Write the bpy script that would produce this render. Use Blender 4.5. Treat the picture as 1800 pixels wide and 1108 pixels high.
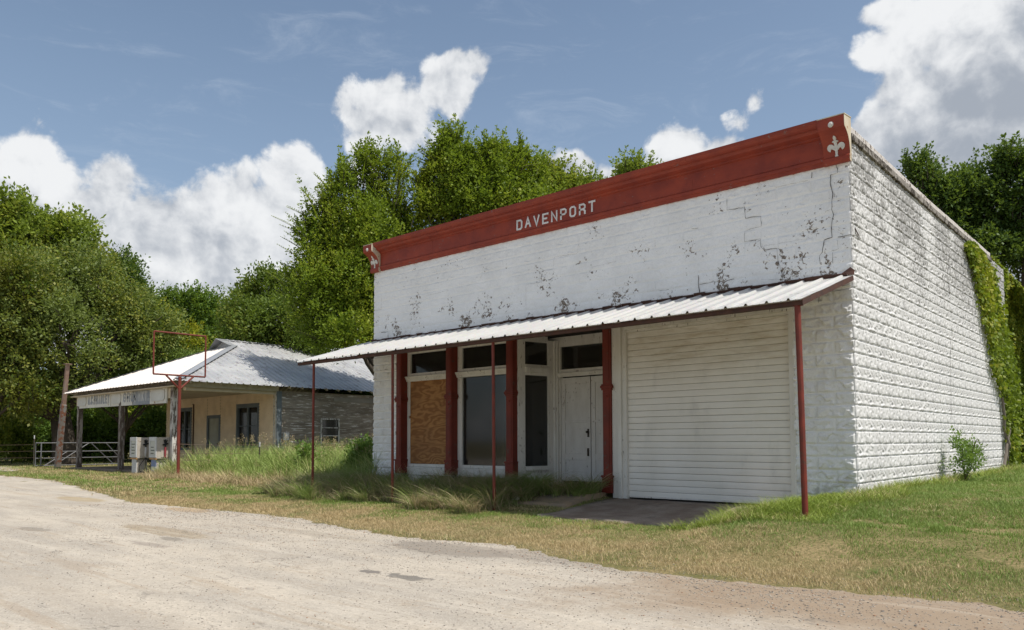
import bpy, math, random
import numpy as np
from mathutils import Matrix, Vector
rnd = random.Random(7); R = np.random.RandomState(11)
S = bpy.context.scene
for o in list(bpy.data.objects): bpy.data.objects.remove(o)

# ------------------------------------------------------------------ camera
FPX, PITCH, YAW, ROLL, SHY = 1349.99, 0.0483738, -0.727379, -0.0028689, 156.93
CAM = np.array([3.92448, -12.39611, 0.870246])
Fv = np.array([math.sin(YAW)*math.cos(PITCH), math.cos(YAW)*math.cos(PITCH), math.sin(PITCH)])
R0 = np.array([math.cos(YAW), -math.sin(YAW), 0.0]); U0 = np.cross(R0, Fv)
Rv = R0*math.cos(ROLL)+U0*math.sin(ROLL); Uv = -R0*math.sin(ROLL)+U0*math.cos(ROLL)
cd = bpy.data.cameras.new('camera'); cam = bpy.data.objects.new('camera', cd); S.collection.objects.link(cam)
m = Matrix.Identity(4)
for i in range(3):
    m[i][0] = Rv[i]; m[i][1] = Uv[i]; m[i][2] = -Fv[i]; m[i][3] = CAM[i]
cam.matrix_world = m
cd.sensor_width = 36; cd.lens = FPX/1800*36; cd.shift_y = SHY/1800
cd.clip_start = .1; cd.clip_end = 5000
S.camera = cam
def ray(x, y): return Fv+Rv*(x-900)/FPX-Uv*(y-554-SHY)/FPX
def at(x, y, D): return CAM+ray(x, y)*D
def on(ax, val, x, y):
    d = ray(x, y); return CAM+d*(val-CAM[ax])/d[ax]

# ------------------------------------------------------------------ light
SUN_EL, SUN_PHI = math.radians(62), math.radians(6)      # phi from +X towards +Y
sd = np.array([math.cos(SUN_EL)*math.cos(SUN_PHI), math.cos(SUN_EL)*math.sin(SUN_PHI), math.sin(SUN_EL)])
ld = bpy.data.lights.new('sun', 'SUN'); ld.energy = 4.3; ld.angle = math.radians(.55); ld.color = (1, .95, .87)
lo = bpy.data.objects.new('sun', ld); S.collection.objects.link(lo)
lo.rotation_euler = Vector(-sd).to_track_quat('-Z', 'Y').to_euler(); lo.location = (30, 0, 60)
S.view_settings.view_transform = 'Standard'; S.view_settings.look = 'None'; S.view_settings.gamma = 1
S.view_settings.exposure = 0.16

class NT:
    def __init__(s, tree): s.t = tree; s.n = tree.nodes; s.l = tree.links
    def node(s, typ, **kw):
        n = s.n.new(typ)
        for k, v in kw.items(): setattr(n, k, v)
        return n
    def put(s, sock, v):
        if v is None: return
        if hasattr(v, 'is_output') or hasattr(v, 'links'): s.l.new(v, sock)
        else:
            if hasattr(sock.default_value, '__len__') and not isinstance(v, (int, float)):
                n = len(sock.default_value); v = list(v)+[1]*(n-len(v)) if len(v) < n else v
            sock.default_value = v
    def math(s, op, a, b=None, c=None, clamp=False):
        n = s.node('ShaderNodeMath', operation=op, use_clamp=clamp)
        for i, v in enumerate((a, b, c)):
            if v is not None: s.put(n.inputs[i], v)
        return n.outputs[0]
    def vmath(s, op, a, b=None):
        n = s.node('ShaderNodeVectorMath', operation=op)
        s.put(n.inputs[0], a)
        if b is not None: s.put(n.inputs[1], b)
        return n.outputs['Value'] if op in ('DOT_PRODUCT', 'LENGTH', 'DISTANCE') else n.outputs[0]
    def mapr(s, v, a, b, c=0., d=1., smooth=True):
        n = s.node('ShaderNodeMapRange', interpolation_type='SMOOTHSTEP' if smooth else 'LINEAR')
        for i, x in enumerate((v, a, b, c, d)): s.put(n.inputs[i], x)
        return n.outputs[0]
    def noise(s, vec, scale, detail=4, rough=.55, dist=0):
        n = s.node('ShaderNodeTexNoise'); s.put(n.inputs['Vector'], vec)
        n.inputs['Scale'].default_value = scale; n.inputs['Detail'].default_value = detail
        n.inputs['Roughness'].default_value = rough; n.inputs['Distortion'].default_value = dist
        return n.outputs[0]
    def voro(s, vec, scale, detail=0, feature='F1', rough=.5, out='Distance', rand=1):
        n = s.node('ShaderNodeTexVoronoi', feature=feature); s.put(n.inputs['Vector'], vec)
        n.inputs['Scale'].default_value = scale
        if 'Detail' in n.inputs: n.inputs['Detail'].default_value = detail; n.inputs['Roughness'].default_value = rough
        n.inputs['Randomness'].default_value = rand
        return n.outputs[out]
    def mix(s, f, a, b, mode='MIX'):
        n = s.node('ShaderNodeMix', data_type='RGBA', blend_type=mode)
        s.put(n.inputs[0], f); s.put(n.inputs[6], a); s.put(n.inputs[7], b)
        return n.outputs[2]
    def scale(s, vec, v):
        n = s.node('ShaderNodeMapping'); s.put(n.inputs[0], vec); n.inputs['Scale'].default_value = v
        return n.outputs[0]
    def xyz(s, vec):
        n = s.node('ShaderNodeSeparateXYZ'); s.put(n.inputs[0], vec); return n.outputs
    def comb(s, x, y, z=0):
        n = s.node('ShaderNodeCombineXYZ')
        for i, v in enumerate((x, y, z)): s.put(n.inputs[i], v)
        return n.outputs[0]
    def bump(s, h, strength=.3, dist=.01):
        n = s.node('ShaderNodeBump'); s.put(n.inputs['Height'], h)
        n.inputs['Strength'].default_value = strength; n.inputs['Distance'].default_value = dist
        return n.outputs[0]

# ------------------------------------------------------------------ sky with clouds
W = bpy.data.worlds.new('World'); S.world = W; W.use_nodes = True
w = NT(W.node_tree); w.n.clear()
FH = np.array([math.sin(YAW), math.cos(YAW), 0.0])
def dirae(px, py):
    d = ray(px, py); d = d/np.linalg.norm(d)
    return math.atan2(d@R0, d@FH), math.asin(d[2])
def build_sky():
    tc = w.node('ShaderNodeTexCoord').outputs['Generated']
    sky = w.node('ShaderNodeTexSky', sky_type='NISHITA'); sky.sun_disc = False
    sky.sun_elevation = SUN_EL; sky.sun_rotation = math.pi/2-SUN_PHI
    sky.air_density = 1.0; sky.dust_density = 1.6; sky.ozone_density = 1.5; sky.altitude = 100
    sk = w.mix(1, sky.outputs[0], (.142, .134, .120, 1), 'MULTIPLY')
    x = w.vmath('DOT_PRODUCT', tc, tuple(R0)); y = w.vmath('DOT_PRODUCT', tc, tuple(FH)); z = w.xyz(tc)[2]
    az = w.math('ARCTAN2', x, y); el = w.math('ARCSINE', z)
    # pale haze towards the horizon
    p0 = w.comb(az, el, 0)
    warp = w.node('ShaderNodeTexNoise'); w.put(warp.inputs['Vector'], p0); warp.inputs['Scale'].default_value = 9; warp.inputs['Detail'].default_value = 3
    wv = w.vmath('SUBTRACT', warp.outputs['Color'], (.5, .5, .5)); wv = w.vmath('MULTIPLY', wv, (.036, .03, 0))
    p = w.vmath('ADD', p0, wv)
    #        px   py   rx   ry  weight
    blobs = [(130, 390, 120, 110, 1.3), (60, 330, 95, 115, 1), (110, 300, 60, 60, .9), (200, 330, 90, 65, 1), (150, 320, 50, 45, .8), (250, 360, 50, 50, .8), (60, 430, 150, 130, 1.2), (230, 430, 170, 110, 1.3), (330, 450, 130, 110, 1.1),
             (400, 440, 120, 120, 1.2), (440, 370, 75, 80, 1), (520, 345, 85, 95, 1.15), (520, 480, 110, 140, 1.3), (260, 560, 300, 110, 1.2), (600, 560, 120, 100, 1.0),
             (690, 205, 105, 80, 1), (790, 150, 62, 68, 1), (640, 230, 45, 55, .8), (835, 115, 30, 34, .75), (720, 240, 60, 40, .8),
             (640, 330, 60, 80, .75), (1000, 305, 60, 38, .95), (1060, 320, 60, 35, .9), (1190, 262, 68, 62, 1.1), (1160, 300, 70, 50, 1), (1110, 305, 40, 30, .8), (1260, 262, 85, 40, .85), (1290, 215, 40, 40, .5), (1322, 170, 22, 40, .42),
             (1650, 60, 150, 110, 1.3), (1780, 60, 170, 170, 1.5), (1680, 200, 160, 140, 1.2), (1620, 150, 100, 100, 1), (1780, 300, 190, 150, 1.4), (1600, 260, 110, 75, .9), (1900, 200, 200, 200, 1.5), (1570, 20, 60, 40, .9), (1560, 90, 60, 60, 1), (1560, 230, 60, 60, .9), (1740, 400, 200, 90, 1.1), (1900, 420, 250, 120, 1.3), (1600, 330, 90, 60, .9),
             (-120, 400, 200, 90, 1.1), (2200, 300, 300, 140, 1.2), (-500, 350, 260, 120, 1.1)]
    def field(pp):
        f = None
        for (bx, by, rx, ry, wt) in blobs:
            a, e = dirae(bx, by); a2, e2 = dirae(bx+1, by-1)
            ra = abs(a2-a)*rx*1.0; re = abs(e2-e)*ry
            v = w.vmath('SUBTRACT', pp, (a, e, 0)); v = w.vmath('MULTIPLY', v, (1/ra, 1/re, 0))
            L = w.vmath('LENGTH', v)
            g = w.math('MULTIPLY', w.math('SUBTRACT', 1, w.math('MULTIPLY', L, L)), wt)
            f = g if f is None else w.math('SMOOTH_MAX', f, g, .25)
        # cumulus elsewhere in the sky, behind the camera
        far = w.math('SUBTRACT', w.math('MULTIPLY', w.noise(w.scale(p0, (1, 1.6, 1)), 2.2, 2), 5), 2.7)
        far = w.math('SUBTRACT', far, w.mapr(w.math('ABSOLUTE', az), 1.25, .8, 0, 6))
        return w.math('MAXIMUM', f, far)
    def puffs(pp):
        a = w.math('SUBTRACT', 1, w.voro(pp, 11, 4, rough=.5))
        b = w.noise(pp, 24, 6, .62)
        return w.math('ADD', w.math('MULTIPLY', a, .75), w.math('MULTIPLY', b, .95))
    f = field(p); n0 = puffs(p)
    n1 = puffs(w.vmath('ADD', p, (.012, .018, 0)))
    dens = w.math('ADD', w.math('MAXIMUM', f, -2.5), w.math('MULTIPLY', w.math('SUBTRACT', n0, .52), 1.35))
    mask = w.mapr(w.math('ADD', dens, w.math('MULTIPLY', w.math('SUBTRACT', w.noise(p, 60, 5, .7), .5), .35)), -.06, .40)
    mask = w.math('MULTIPLY', mask, w.mapr(el, -.02, .02))
    light = w.math('ADD', .62, w.math('MULTIPLY', w.math('SUBTRACT', n0, n1), 1.2))
    big = w.noise(p, 7, 4, .6)
    light = w.math('ADD', light, w.math('MULTIPLY', w.math('SUBTRACT', big, .5), 1.0))
    light = w.math('SUBTRACT', light, w.mapr(dens, .4, 1.7, 0, .18))
    # the heavy cloud at the right is grey underneath
    a, e = dirae(1800, 330); v = w.vmath('SUBTRACT', p, (a, e, 0)); v = w.vmath('MULTIPLY', v, (1/.36, 1/.17, 0))
    light = w.math('SUBTRACT', light, w.mapr(w.vmath('LENGTH', v), 1.15, .2, 0, .55))
    a, e = dirae(1620, 20); v = w.vmath('SUBTRACT', p, (a, e, 0)); v = w.vmath('MULTIPLY', v, (1/.13, 1/.08, 0))
    light = w.math('ADD', light, w.mapr(w.vmath('LENGTH', v), 1.2, .3, 0, .35))
    for q, (bx, by, ra, re, k) in enumerate([(60, 430, .26, .08, .16), (330, 500, .3, .08, .14), (1190, 235, .05, .05, -.3), (520, 300, .08, .06, -.3), (90, 290, .08, .06, -.25), (740, 150, .1, .05, -.15), (280, 455, .05, .03, -.3)]):
        a, e = dirae(bx, by); v = w.vmath('SUBTRACT', p, (a, e, 0)); v = w.vmath('MULTIPLY', v, (1/ra, 1/re, 0))
        light = w.math('SUBTRACT', light, w.mapr(w.vmath('LENGTH', v), 1.1, .2, 0, k))
    light = w.mapr(light, -.15, 1.05, 0, 1)
    cc = w.mix(light, (.34, .375, .43, 1), (.80, .81, .82, 1))
    # thin high veils
    ci = w.noise(w.scale(p, (1, 4, 1)), 5, 8, .7, .8)
    ci = w.math('MULTIPLY', w.mapr(ci, .5, .85), .30)
    # paler toward the horizon
    sk = w.mix(w.mapr(el, .62, .1, .0, .42), sk, (.30, .40, .56, 1))
    c = w.mix(ci, sk, (.62, .68, .76, 1))
    c = w.mix(w.math('MULTIPLY', mask, .97), c, cc)
    bg = w.node('ShaderNodeBackground'); w.put(bg.inputs[0], c); bg.inputs[1].default_value = 1.0
    out = w.node('ShaderNodeOutputWorld'); w.l.new(bg.outputs[0], out.inputs[0])
build_sky()
try: W.cycles.sampling_method = 'MANUAL'; W.cycles.sample_map_resolution = 1024
except Exception: pass

# ------------------------------------------------------------------ materials
MAT = {}
def mat(name, fn, rough=.8, spec=.3, metallic=0):
    if name in MAT: return MAT[name]
    M = bpy.data.materials.new(name); M.use_nodes = True; t = NT(M.node_tree); t.n.clear()
    b = t.node('ShaderNodeBsdfPrincipled'); o = t.node('ShaderNodeOutputMaterial')
    b.inputs['Roughness'].default_value = rough; b.inputs['Specular IOR Level'].default_value = spec; b.inputs['Metallic'].default_value = metallic
    t.l.new(b.outputs[0], o.inputs[0])
    r = fn(t, t.node('ShaderNodeTexCoord').outputs['Object'], b)
    if r is not None: t.put(b.inputs['Base Color'], r)
    MAT[name] = M; return M
def C4(c): return tuple(c)+(1,)
def worn(name, c, c2=None, scale=3, amt=.5, rough=.7, bs=.2, spec=.3, metallic=0, chip=None, chipamt=.62, chipscale=14, stretch=(1, 1, 1)):
    """paint or timber with uneven tone and optional chips showing what is below"""
    c2 = c2 or tuple(v*.75 for v in c)
    def f(t, co, b):
        co = t.node('ShaderNodeNewGeometry').outputs['Position']
        co = t.scale(co, stretch)
        n = t.noise(co, scale, 6, .6); col = t.mix(t.mapr(n, .5-amt/2, .5+amt/2), C4(c), C4(c2))
        fine = t.noise(co, 60, 3, .6)
        col = t.mix(t.mapr(fine, .35, .7, 0, .25), col, C4(tuple(v*.72 for v in c)))
        if chip:
            k = t.math('MULTIPLY', t.noise(co, chipscale, 8, .68), t.mapr(t.noise(co, chipscale*.18, 3), .3, .62, .86, 1.1))
            k = t.mapr(k, chipamt-.015, chipamt+.015)
            col = t.mix(k, col, C4(chip))
        t.put(b.inputs['Normal'], t.bump(fine, bs, .004))
        return col
    return mat(name, f, rough, spec, metallic)
def geo_random(t): return t.node('ShaderNodeNewGeometry').outputs['Random Per Island']
def leafmat(name, c1, c2, c3=None, trans=.35):
    M = bpy.data.materials.new(name); M.use_nodes = True; t = NT(M.node_tree); t.n.clear()
    r = geo_random(t); pos = t.node('ShaderNodeNewGeometry').outputs['Position']
    n = t.noise(pos, .9, 3, .6)
    f = t.math('ADD', t.math('MULTIPLY', r, .6), t.math('MULTIPLY', t.mapr(n, .3, .7), .4))
    col = t.mix(f, C4(c1), C4(c2))
    if c3: col = t.mix(t.mapr(t.math('ADD', t.math('MULTIPLY', r, .35), t.noise(pos, .45, 2)), .72, .86), col, C4(c3))
    b = t.node('ShaderNodeBsdfPrincipled'); b.inputs['Roughness'].default_value = .55; b.inputs['Specular IOR Level'].default_value = .35
    t.put(b.inputs['Base Color'], col)
    tr = t.node('ShaderNodeBsdfTranslucent'); t.put(tr.inputs[0], t.mix(.5, col, (.22, .30, .02, 1), 'MIX'))
    mx = t.node('ShaderNodeMixShader'); mx.inputs[0].default_value = trans
    t.l.new(b.outputs[0], mx.inputs[1]); t.l.new(tr.outputs[0], mx.inputs[2])
    o = t.node('ShaderNodeOutputMaterial'); t.l.new(mx.outputs[0], o.inputs[0])
    return M

# ------------------------------------------------------------------ object helpers
def prop(o, label=None, cat=None, group=None, kind=None):
    if label: o['label'] = label
    if cat: o['category'] = cat
    if group: o['group'] = group
    if kind: o['kind'] = kind
    return o
def empty(name, loc, label, cat, group=None):
    o = bpy.data.objects.new(name, None); S.collection.objects.link(o); o.location = loc; o.empty_display_size = .2
    return prop(o, label, cat, group)
def rootloc(o):
    v = np.zeros(3)
    while o is not None: v = v+np.array(o.location); o = o.parent
    return v
def mesh_np(name, V, F, mats, parent=None, midx=None, smooth=False):
    V = np.asarray(V, dtype=np.float64).reshape(-1, 3)
    if parent is not None: V = V-rootloc(parent)
    F = np.asarray(F, dtype=np.int32); k = F.shape[1]
    me = bpy.data.meshes.new(name); me.vertices.add(len(V)); me.vertices.foreach_set('co', V.astype(np.float32).ravel())
    me.loops.add(F.size); me.loops.foreach_set('vertex_index', F.ravel())
    me.polygons.add(len(F)); me.polygons.foreach_set('loop_start', np.arange(0, F.size, k, dtype=np.int32))
    try: me.polygons.foreach_set('loop_total', np.full(len(F), k, dtype=np.int32))
    except Exception: pass
    for mm in (mats if isinstance(mats, (list, tuple)) else [mats]): me.materials.append(mm)
    if midx is not None: me.polygons.foreach_set('material_index', np.asarray(midx, dtype=np.int32))
    if smooth: me.polygons.foreach_set('use_smooth', np.ones(len(F), dtype=bool))
    me.update(calc_edges=True); me.validate()
    o = bpy.data.objects.new(name, me); S.collection.objects.link(o); o.parent = parent
    return o
class MB:
    def __init__(s): s.v = []; s.f = []; s.m = []
    def add(s, vs, fs, mi=0):
        b = len(s.v); s.v += [tuple(map(float, v)) for v in vs]; s.f += [tuple(b+i for i in f) for f in fs]; s.m += [mi]*len(fs); return s
    def box(s, x0, x1, y0, y1, z0, z1, mi=0, bev=0):
        if x0 > x1: x0, x1 = x1, x0
        if y0 > y1: y0, y1 = y1, y0
        vs = [(x, y, z) for z in (z0, z1) for y in (y0, y1) for x in (x0, x1)]
        return s.add(vs, [(0, 2, 3, 1), (4, 5, 7, 6), (0, 1, 5, 4), (2, 6, 7, 3), (0, 4, 6, 2), (1, 3, 7, 5)], mi)
    def bar(s, a, b, w, d=None, mi=0, up=(0, 0, 1), w2=None, d2=None):
        a = np.array(a, float); b = np.array(b, float); d = d or w; w2 = w2 or w; d2 = d2 or d
        n = b-a; n /= np.linalg.norm(n); u = np.array(up, float)
        if abs(n@u) > .95: u = np.array([0, 1., 0])
        r = np.cross(n, u); r /= np.linalg.norm(r); u = np.cross(r, n)
        vs = [a+r*w/2*i+u*d/2*j for i, j in ((-1, -1), (1, -1), (1, 1), (-1, 1))]+[b+r*w2/2*i+u*d2/2*j for i, j in ((-1, -1), (1, -1), (1, 1), (-1, 1))]
        return s.add(vs, [(3, 2, 1, 0), (4, 5, 6, 7), (0, 1, 5, 4), (1, 2, 6, 5), (2, 3, 7, 6), (3, 0, 4, 7)], mi)
    def tube(s, pts, r, n=8, mi=0, cap=True):
        pts = [np.array(p, float) for p in pts]; rr = r if hasattr(r, '__len__') else [r]*len(pts)
        prev = None; base = len(s.v); vs = []; fs = []
        for i, p in enumerate(pts):
            t = pts[min(i+1, len(pts)-1)]-pts[max(i-1, 0)]; t /= (np.linalg.norm(t)+1e-9)
            if prev is None:
                u = np.cross(t, (0, 0, 1)); 
                if np.linalg.norm(u) < .05: u = np.cross(t, (0, 1, 0))
            else: u = prev-t*(prev@t)
            u /= np.linalg.norm(u); prev = u; v = np.cross(t, u)
            for k in range(n):
                a = 2*math.pi*k/n; vs.append(p+rr[i]*(math.cos(a)*u+math.sin(a)*v))
        for i in range(len(pts)-1):
            for k in range(n):
                k2 = (k+1) % n; fs.append((i*n+k, i*n+k2, (i+1)*n+k2, (i+1)*n+k))
        if cap: fs.append(tuple(range(n-1, -1, -1))); fs.append(tuple((len(pts)-1)*n+k for k in range(n)))
        return s.add(vs, fs, mi)
    def extrude(s, prof, p0, p1, axis, mi=0, cap=True):
        """prof: list of 2D points; extruded along axis 'x' (prof=(y,z)) or 'y' (prof=(x,z))"""
        n = len(prof)
        mk = (lambda t, q: (t, q[0], q[1])) if axis == 'x' else (lambda t, q: (q[0], t, q[1]))
        vs = [mk(p0, q) for q in prof]+[mk(p1, q) for q in prof]
        fs = [(i, (i+1) % n, n+(i+1) % n, n+i) for i in range(n)]
        if cap: fs += [tuple(range(n-1, -1, -1)), tuple(range(n, 2*n))]
        return s.add(vs, fs, mi)
    def build(s, name, mats, parent=None, bevel=0, smooth=False):
        V = np.array(s.v)
        if parent is not None: V = V-rootloc(parent)
        me = bpy.data.meshes.new(name); me.from_pydata(V.tolist(), [], s.f)
        for mm in (mats if isinstance(mats, (list, tuple)) else [mats]): me.materials.append(mm)
        me.polygons.foreach_set('material_index', s.m)
        if smooth: me.polygons.foreach_set('use_smooth', [True]*len(s.f))
        me.update()
        import bmesh
        bm = bmesh.new(); bm.from_mesh(me); bmesh.ops.recalc_face_normals(bm, faces=bm.faces); bm.to_mesh(me); bm.free()
        o = bpy.data.objects.new(name, me); S.collection.objects.link(o); o.parent = parent
        if bevel:
            b = o.modifiers.new('bevel', 'BEVEL'); b.width = bevel; b.segments = 2; b.limit_method = 'ANGLE'; b.angle_limit = .6
        return o
def vnoise(x, y, seed=0, oct=3):
    """cheap value noise, vectorised"""
    x = np.asarray(x, float); y = np.asarray(y, float); out = 0; amp = 1; tot = 0
    for o in range(oct):
        xi = np.floor(x).astype(np.int64); yi = np.floor(y).astype(np.int64); fx = x-xi; fy = y-yi
        fx = fx*fx*(3-2*fx); fy = fy*fy*(3-2*fy)
        def h(a, b):
            n = (a*374761393+b*668265263+(seed+o)*1442695041) & 0xffffffff
            n = ((n ^ (n >> 13))*1274126177) & 0xffffffff
            return ((n ^ (n >> 16)) & 0xffff)/65535.
        v = (h(xi, yi)*(1-fx)+h(xi+1, yi)*fx)*(1-fy)+(h(xi, yi+1)*(1-fx)+h(xi+1, yi+1)*fx)*fy
        out = out+v*amp; tot += amp; amp *= .5; x = x*2.03+5; y = y*2.03+9
    return out/tot
def sstep(a, b, x): t = np.clip((np.asarray(x, float)-a)/(b-a), 0, 1); return t*t*(3-2*t)

# ------------------------------------------------------------------ ground
ROADZ = -.47
def gz(x, y):
    x = np.asarray(x, float); y = np.asarray(y, float)
    b = -.15+.20*sstep(-1.1, -.2, x)                       # level along the shop front
    b = b-.11*sstep(-4.9, -4.4, x)*(1-sstep(-1.35, -.95, x))
    b = b+(-.38-b)*sstep(-12, -15, x)
    k1 = sstep(0, -2.3, y); k2 = sstep(-2.3, -4.6, y)
    mid = -.40+.24*sstep(-1.7, -.3, x)-.03*sstep(-12, -15, x)
    z = b+(mid-b)*k1; z = z+(ROADZ-z)*k2
    lump = (vnoise(x*1.3, y*1.3, 3)-.5)*.05*sstep(-4.9, -4.0, y)*sstep(200, 40, np.abs(x))
    return z+lump
def grid_sheet(xs, ys, zf, name, m, parent=None, smooth=True):
    X, Y = np.meshgrid(xs, ys); Z = zf(X, Y); V = np.stack([X, Y, Z], -1).reshape(-1, 3)
    nx = len(xs); i, j = np.meshgrid(np.arange(nx-1), np.arange(len(ys)-1)); a = (j*nx+i).ravel()
    return mesh_np(name, V, np.stack([a, a+1, a+nx+1, a+nx], -1), m, parent, smooth=smooth)
def cuts(lo, hi, st, far): 
    c = list(np.arange(lo, hi+1e-6, st)); a = lo; s = st; L = []
    while a > -far: s *= 1.35; a -= s; L.append(a)
    b = hi; s = st; Rr = []
    while b < far: s *= 1.35; b += s; Rr.append(b)
    return np.array(L[::-1]+c+Rr)
def soil(t, co, b):
    p = t.node('ShaderNodeNewGeometry').outputs['Position']
    n = t.noise(p, 1.1, 5, .6); c = t.mix(t.mapr(n, .35, .65), (.16, .15, .06, 1), (.30, .23, .12, 1))
    f = t.noise(p, 30, 5, .7); c = t.mix(t.mapr(f, .4, .65, 0, .7), c, (.05, .06, .018, 1))
    t.put(b.inputs['Normal'], t.bump(f, .6, .03)); return c
m_soil = mat('soil', soil, .95, .1)
prop(grid_sheet(cuts(-46, 12, .4, 1600), cuts(-8, 16, .3, 1600), gz, 'ground', m_soil), kind='structure')

def roadf(t, co, b):
    p = t.node('ShaderNodeNewGeometry').outputs['Position']
    ps = t.scale(p, (1, 3.2, 1))
    n = t.noise(ps, .45, 5, .6); c = t.mix(t.mapr(n, .35, .68), (.50, .445, .365, 1), (.37, .335, .285, 1))
    tan = t.noise(ps, 1.2, 7, .75, .4); c = t.mix(t.mapr(tan, .55, .70, 0, .5), c, (.33, .25, .165, 1))
    g = t.noise(p, 22, 6, .75); c = t.mix(t.mapr(g, .3, .7, 0, .55), c, (.26, .235, .20, 1))
    g2 = t.noise(p, 70, 3, .7); c = t.mix(t.mapr(g2, .52, .66, 0, .5), c, (.60, .55, .47, 1))
    patch = t.noise(t.scale(p, (1, 2.2, 1)), .8, 6, .7); pf = t.mapr(patch, .64, .70, 0, .5)
    px_, py_, pz_ = t.xyz(p); nn = t.math('MULTIPLY', t.noise(p, .9, 6, .7), 3.2)
    br_ = t.math('MULTIPLY', t.mapr(t.math('ADD', px_, nn), .9, 2.3), t.mapr(t.math('ADD', py_, nn), -6.2, -4.6))
    c = t.mix(t.math('MULTIPLY', br_, .85), c, (.25, .185, .125, 1))
    gr_ = t.math('MULTIPLY', t.mapr(t.math('ADD', px_, nn), -3.5, -.5), t.mapr(t.math('ADD', py_, t.math('MULTIPLY', nn, .5)), -4.3, -3.6))
    c = t.mix(t.math('MULTIPLY', gr_, t.mapr(t.noise(p, 9, 6, .8), .42, .6, .1, .75)), c, (.20, .175, .145, 1))
    c = t.mix(pf, c, (.17, .155, .135, 1))
    dn_ = t.node('ShaderNodeTexNoise'); t.put(dn_.inputs['Vector'], p); dn_.inputs['Scale'].default_value = 5; dn_.inputs['Detail'].default_value = 5
    pw = t.vmath('ADD', p, t.vmath('MULTIPLY', t.vmath('SUBTRACT', dn_.outputs['Color'], (.5, .5, .5)), (.5, .28, 0)))
    for (qx, qy, rx, ry, cc_, st) in [(655, 1006, .16, .07, (.13, .12, .11), .8), (716, 1016, .30, .10, (.15, .14, .125), .85), (790, 966, 1.1, .45, (.22, .195, .165), .75), (950, 978, .9, .38, (.24, .21, .175), .7), (285, 934, 1.5, .30, (.28, .225, .15), .7),
                              (330, 897, .9, .3, (.36, .26, .15), .75), (140, 878, 1.4, .35, (.32, .25, .14), .7), (300, 948, .35, .12, (.2, .18, .15), .7), (1080, 1000, .6, .25, (.27, .23, .18), .6), (60, 931, .5, .15, (.2, .18, .15), .6), (260, 957, .6, .12, (.24, .21, .18), .6), (560, 940, 1.2, .2, (.30, .27, .22), .5)]:
        q = on(2, ROADZ, qx, qy); dd = t.vmath('LENGTH', t.vmath('MULTIPLY', t.vmath('SUBTRACT', pw, (q[0], q[1], ROADZ)), (1/rx, 1/ry, 0)))
        c = t.mix(t.math('MULTIPLY', t.mapr(dd, 1.05, .75), st), c, C4(cc_))
    # dark chips of stone
    v = t.voro(p, 38, out='Distance'); vc = t.voro(p, 38, out='Color')
    dens = t.mapr(t.noise(p, .7, 3), .38, .62, .985, .80)
    k = t.math('MULTIPLY', t.mapr(v, .34, .26), t.math('GREATER_THAN', t.xyz(vc)[0], dens))
    c = t.mix(t.math('MULTIPLY', k, .6), c, (.10, .09, .08, 1))
    wt = t.noise(t.scale(p, (.03, 1.0, 1)), 1.6, 3, .5); c = t.mix(t.mapr(wt, .46, .38, 0, .22), c, (.34, .295, .24, 1)); mo = t.noise(p, 2.6, 6, .75); c = t.mix(t.mapr(mo, .50, .68, 0, .4), c, (.30, .26, .205, 1))
    # long tracks and loose sand trails running along the road
    tr = t.noise(t.scale(p, (.18, 2.6, 1)), 1.3, 6, .7, .3); c = t.mix(t.mapr(tr, .57, .63, 0, .30), c, (.30, .225, .15, 1))
    c = t.mix(t.mapr(tr, .44, .39, 0, .2), c, (.58, .53, .45, 1))
    # a few open cracks
    cr = t.noise(t.scale(p, (.5, 1, 1)), 1.1, 5, .55, .4); e = t.math('ABSOLUTE', t.math('SUBTRACT', cr, .5))
    crk = t.math('MULTIPLY', t.mapr(e, .004, .0012), t.mapr(t.noise(p, .35, 2), .5, .62))
    c = t.mix(t.math('MULTIPLY', crk, .7), c, (.09, .08, .07, 1))
    h = t.math('ADD', g, t.math('MULTIPLY', g2, .5)); h = t.math('ADD', h, t.math('MULTIPLY', k, .7))
    t.put(b.inputs['Normal'], t.bump(h, .5, .012)); return c
m_road = mat('road_gravel', roadf, .92, .15)
edge_px = [(0, 838), (90, 846), (170, 866), (235, 884), (330, 893), (480, 906), (600, 925), (700, 944), (800, 952), (900, 960), (1000, 985), (1100, 1003), (1200, 1013), (1320, 1027), (1500, 1043), (1700, 1061), (1800, 1078)]
ex = []; ey = []
for q in edge_px:
    P = on(2, ROADZ, *q); ex.append(P[0]); ey.append(P[1])
def edge_y(x):
    y = np.interp(x, ex, ey)+(vnoise(x*.7, x*0, 5)-.5)*.16+(vnoise(x*4, x*0, 8)-.5)*.22+(vnoise(x*14, x*0, 18)-.5)*.14
    return np.where(x < ex[0], ey[0]-.05*(ex[0]-x)*0, y)
xs = np.concatenate([np.linspace(-400, -45, 30), np.arange(-44, 14, .04), np.linspace(15, 300, 30)])
fr = np.concatenate([[0], np.linspace(.02, 1, 26)**1.5])
E0 = edge_y(xs); X = np.repeat(xs[None], len(fr), 0); Y = E0[None]+(-30-E0[None])*fr[:, None]
Z = gz(X, Y)+.004; Z[Y < -4.9] = ROADZ+.004
Z = np.maximum(Z, ROADZ+.004)
nx = len(xs); i, j = np.meshgrid(np.arange(nx-1), np.arange(len(fr)-1)); a = (j*nx+i).ravel()
prop(mesh_np('road', np.stack([X, Y, Z], -1).reshape(-1, 3), np.stack([a, a+nx, a+nx+1, a+1], -1), m_road, smooth=True), kind='structure')

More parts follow.
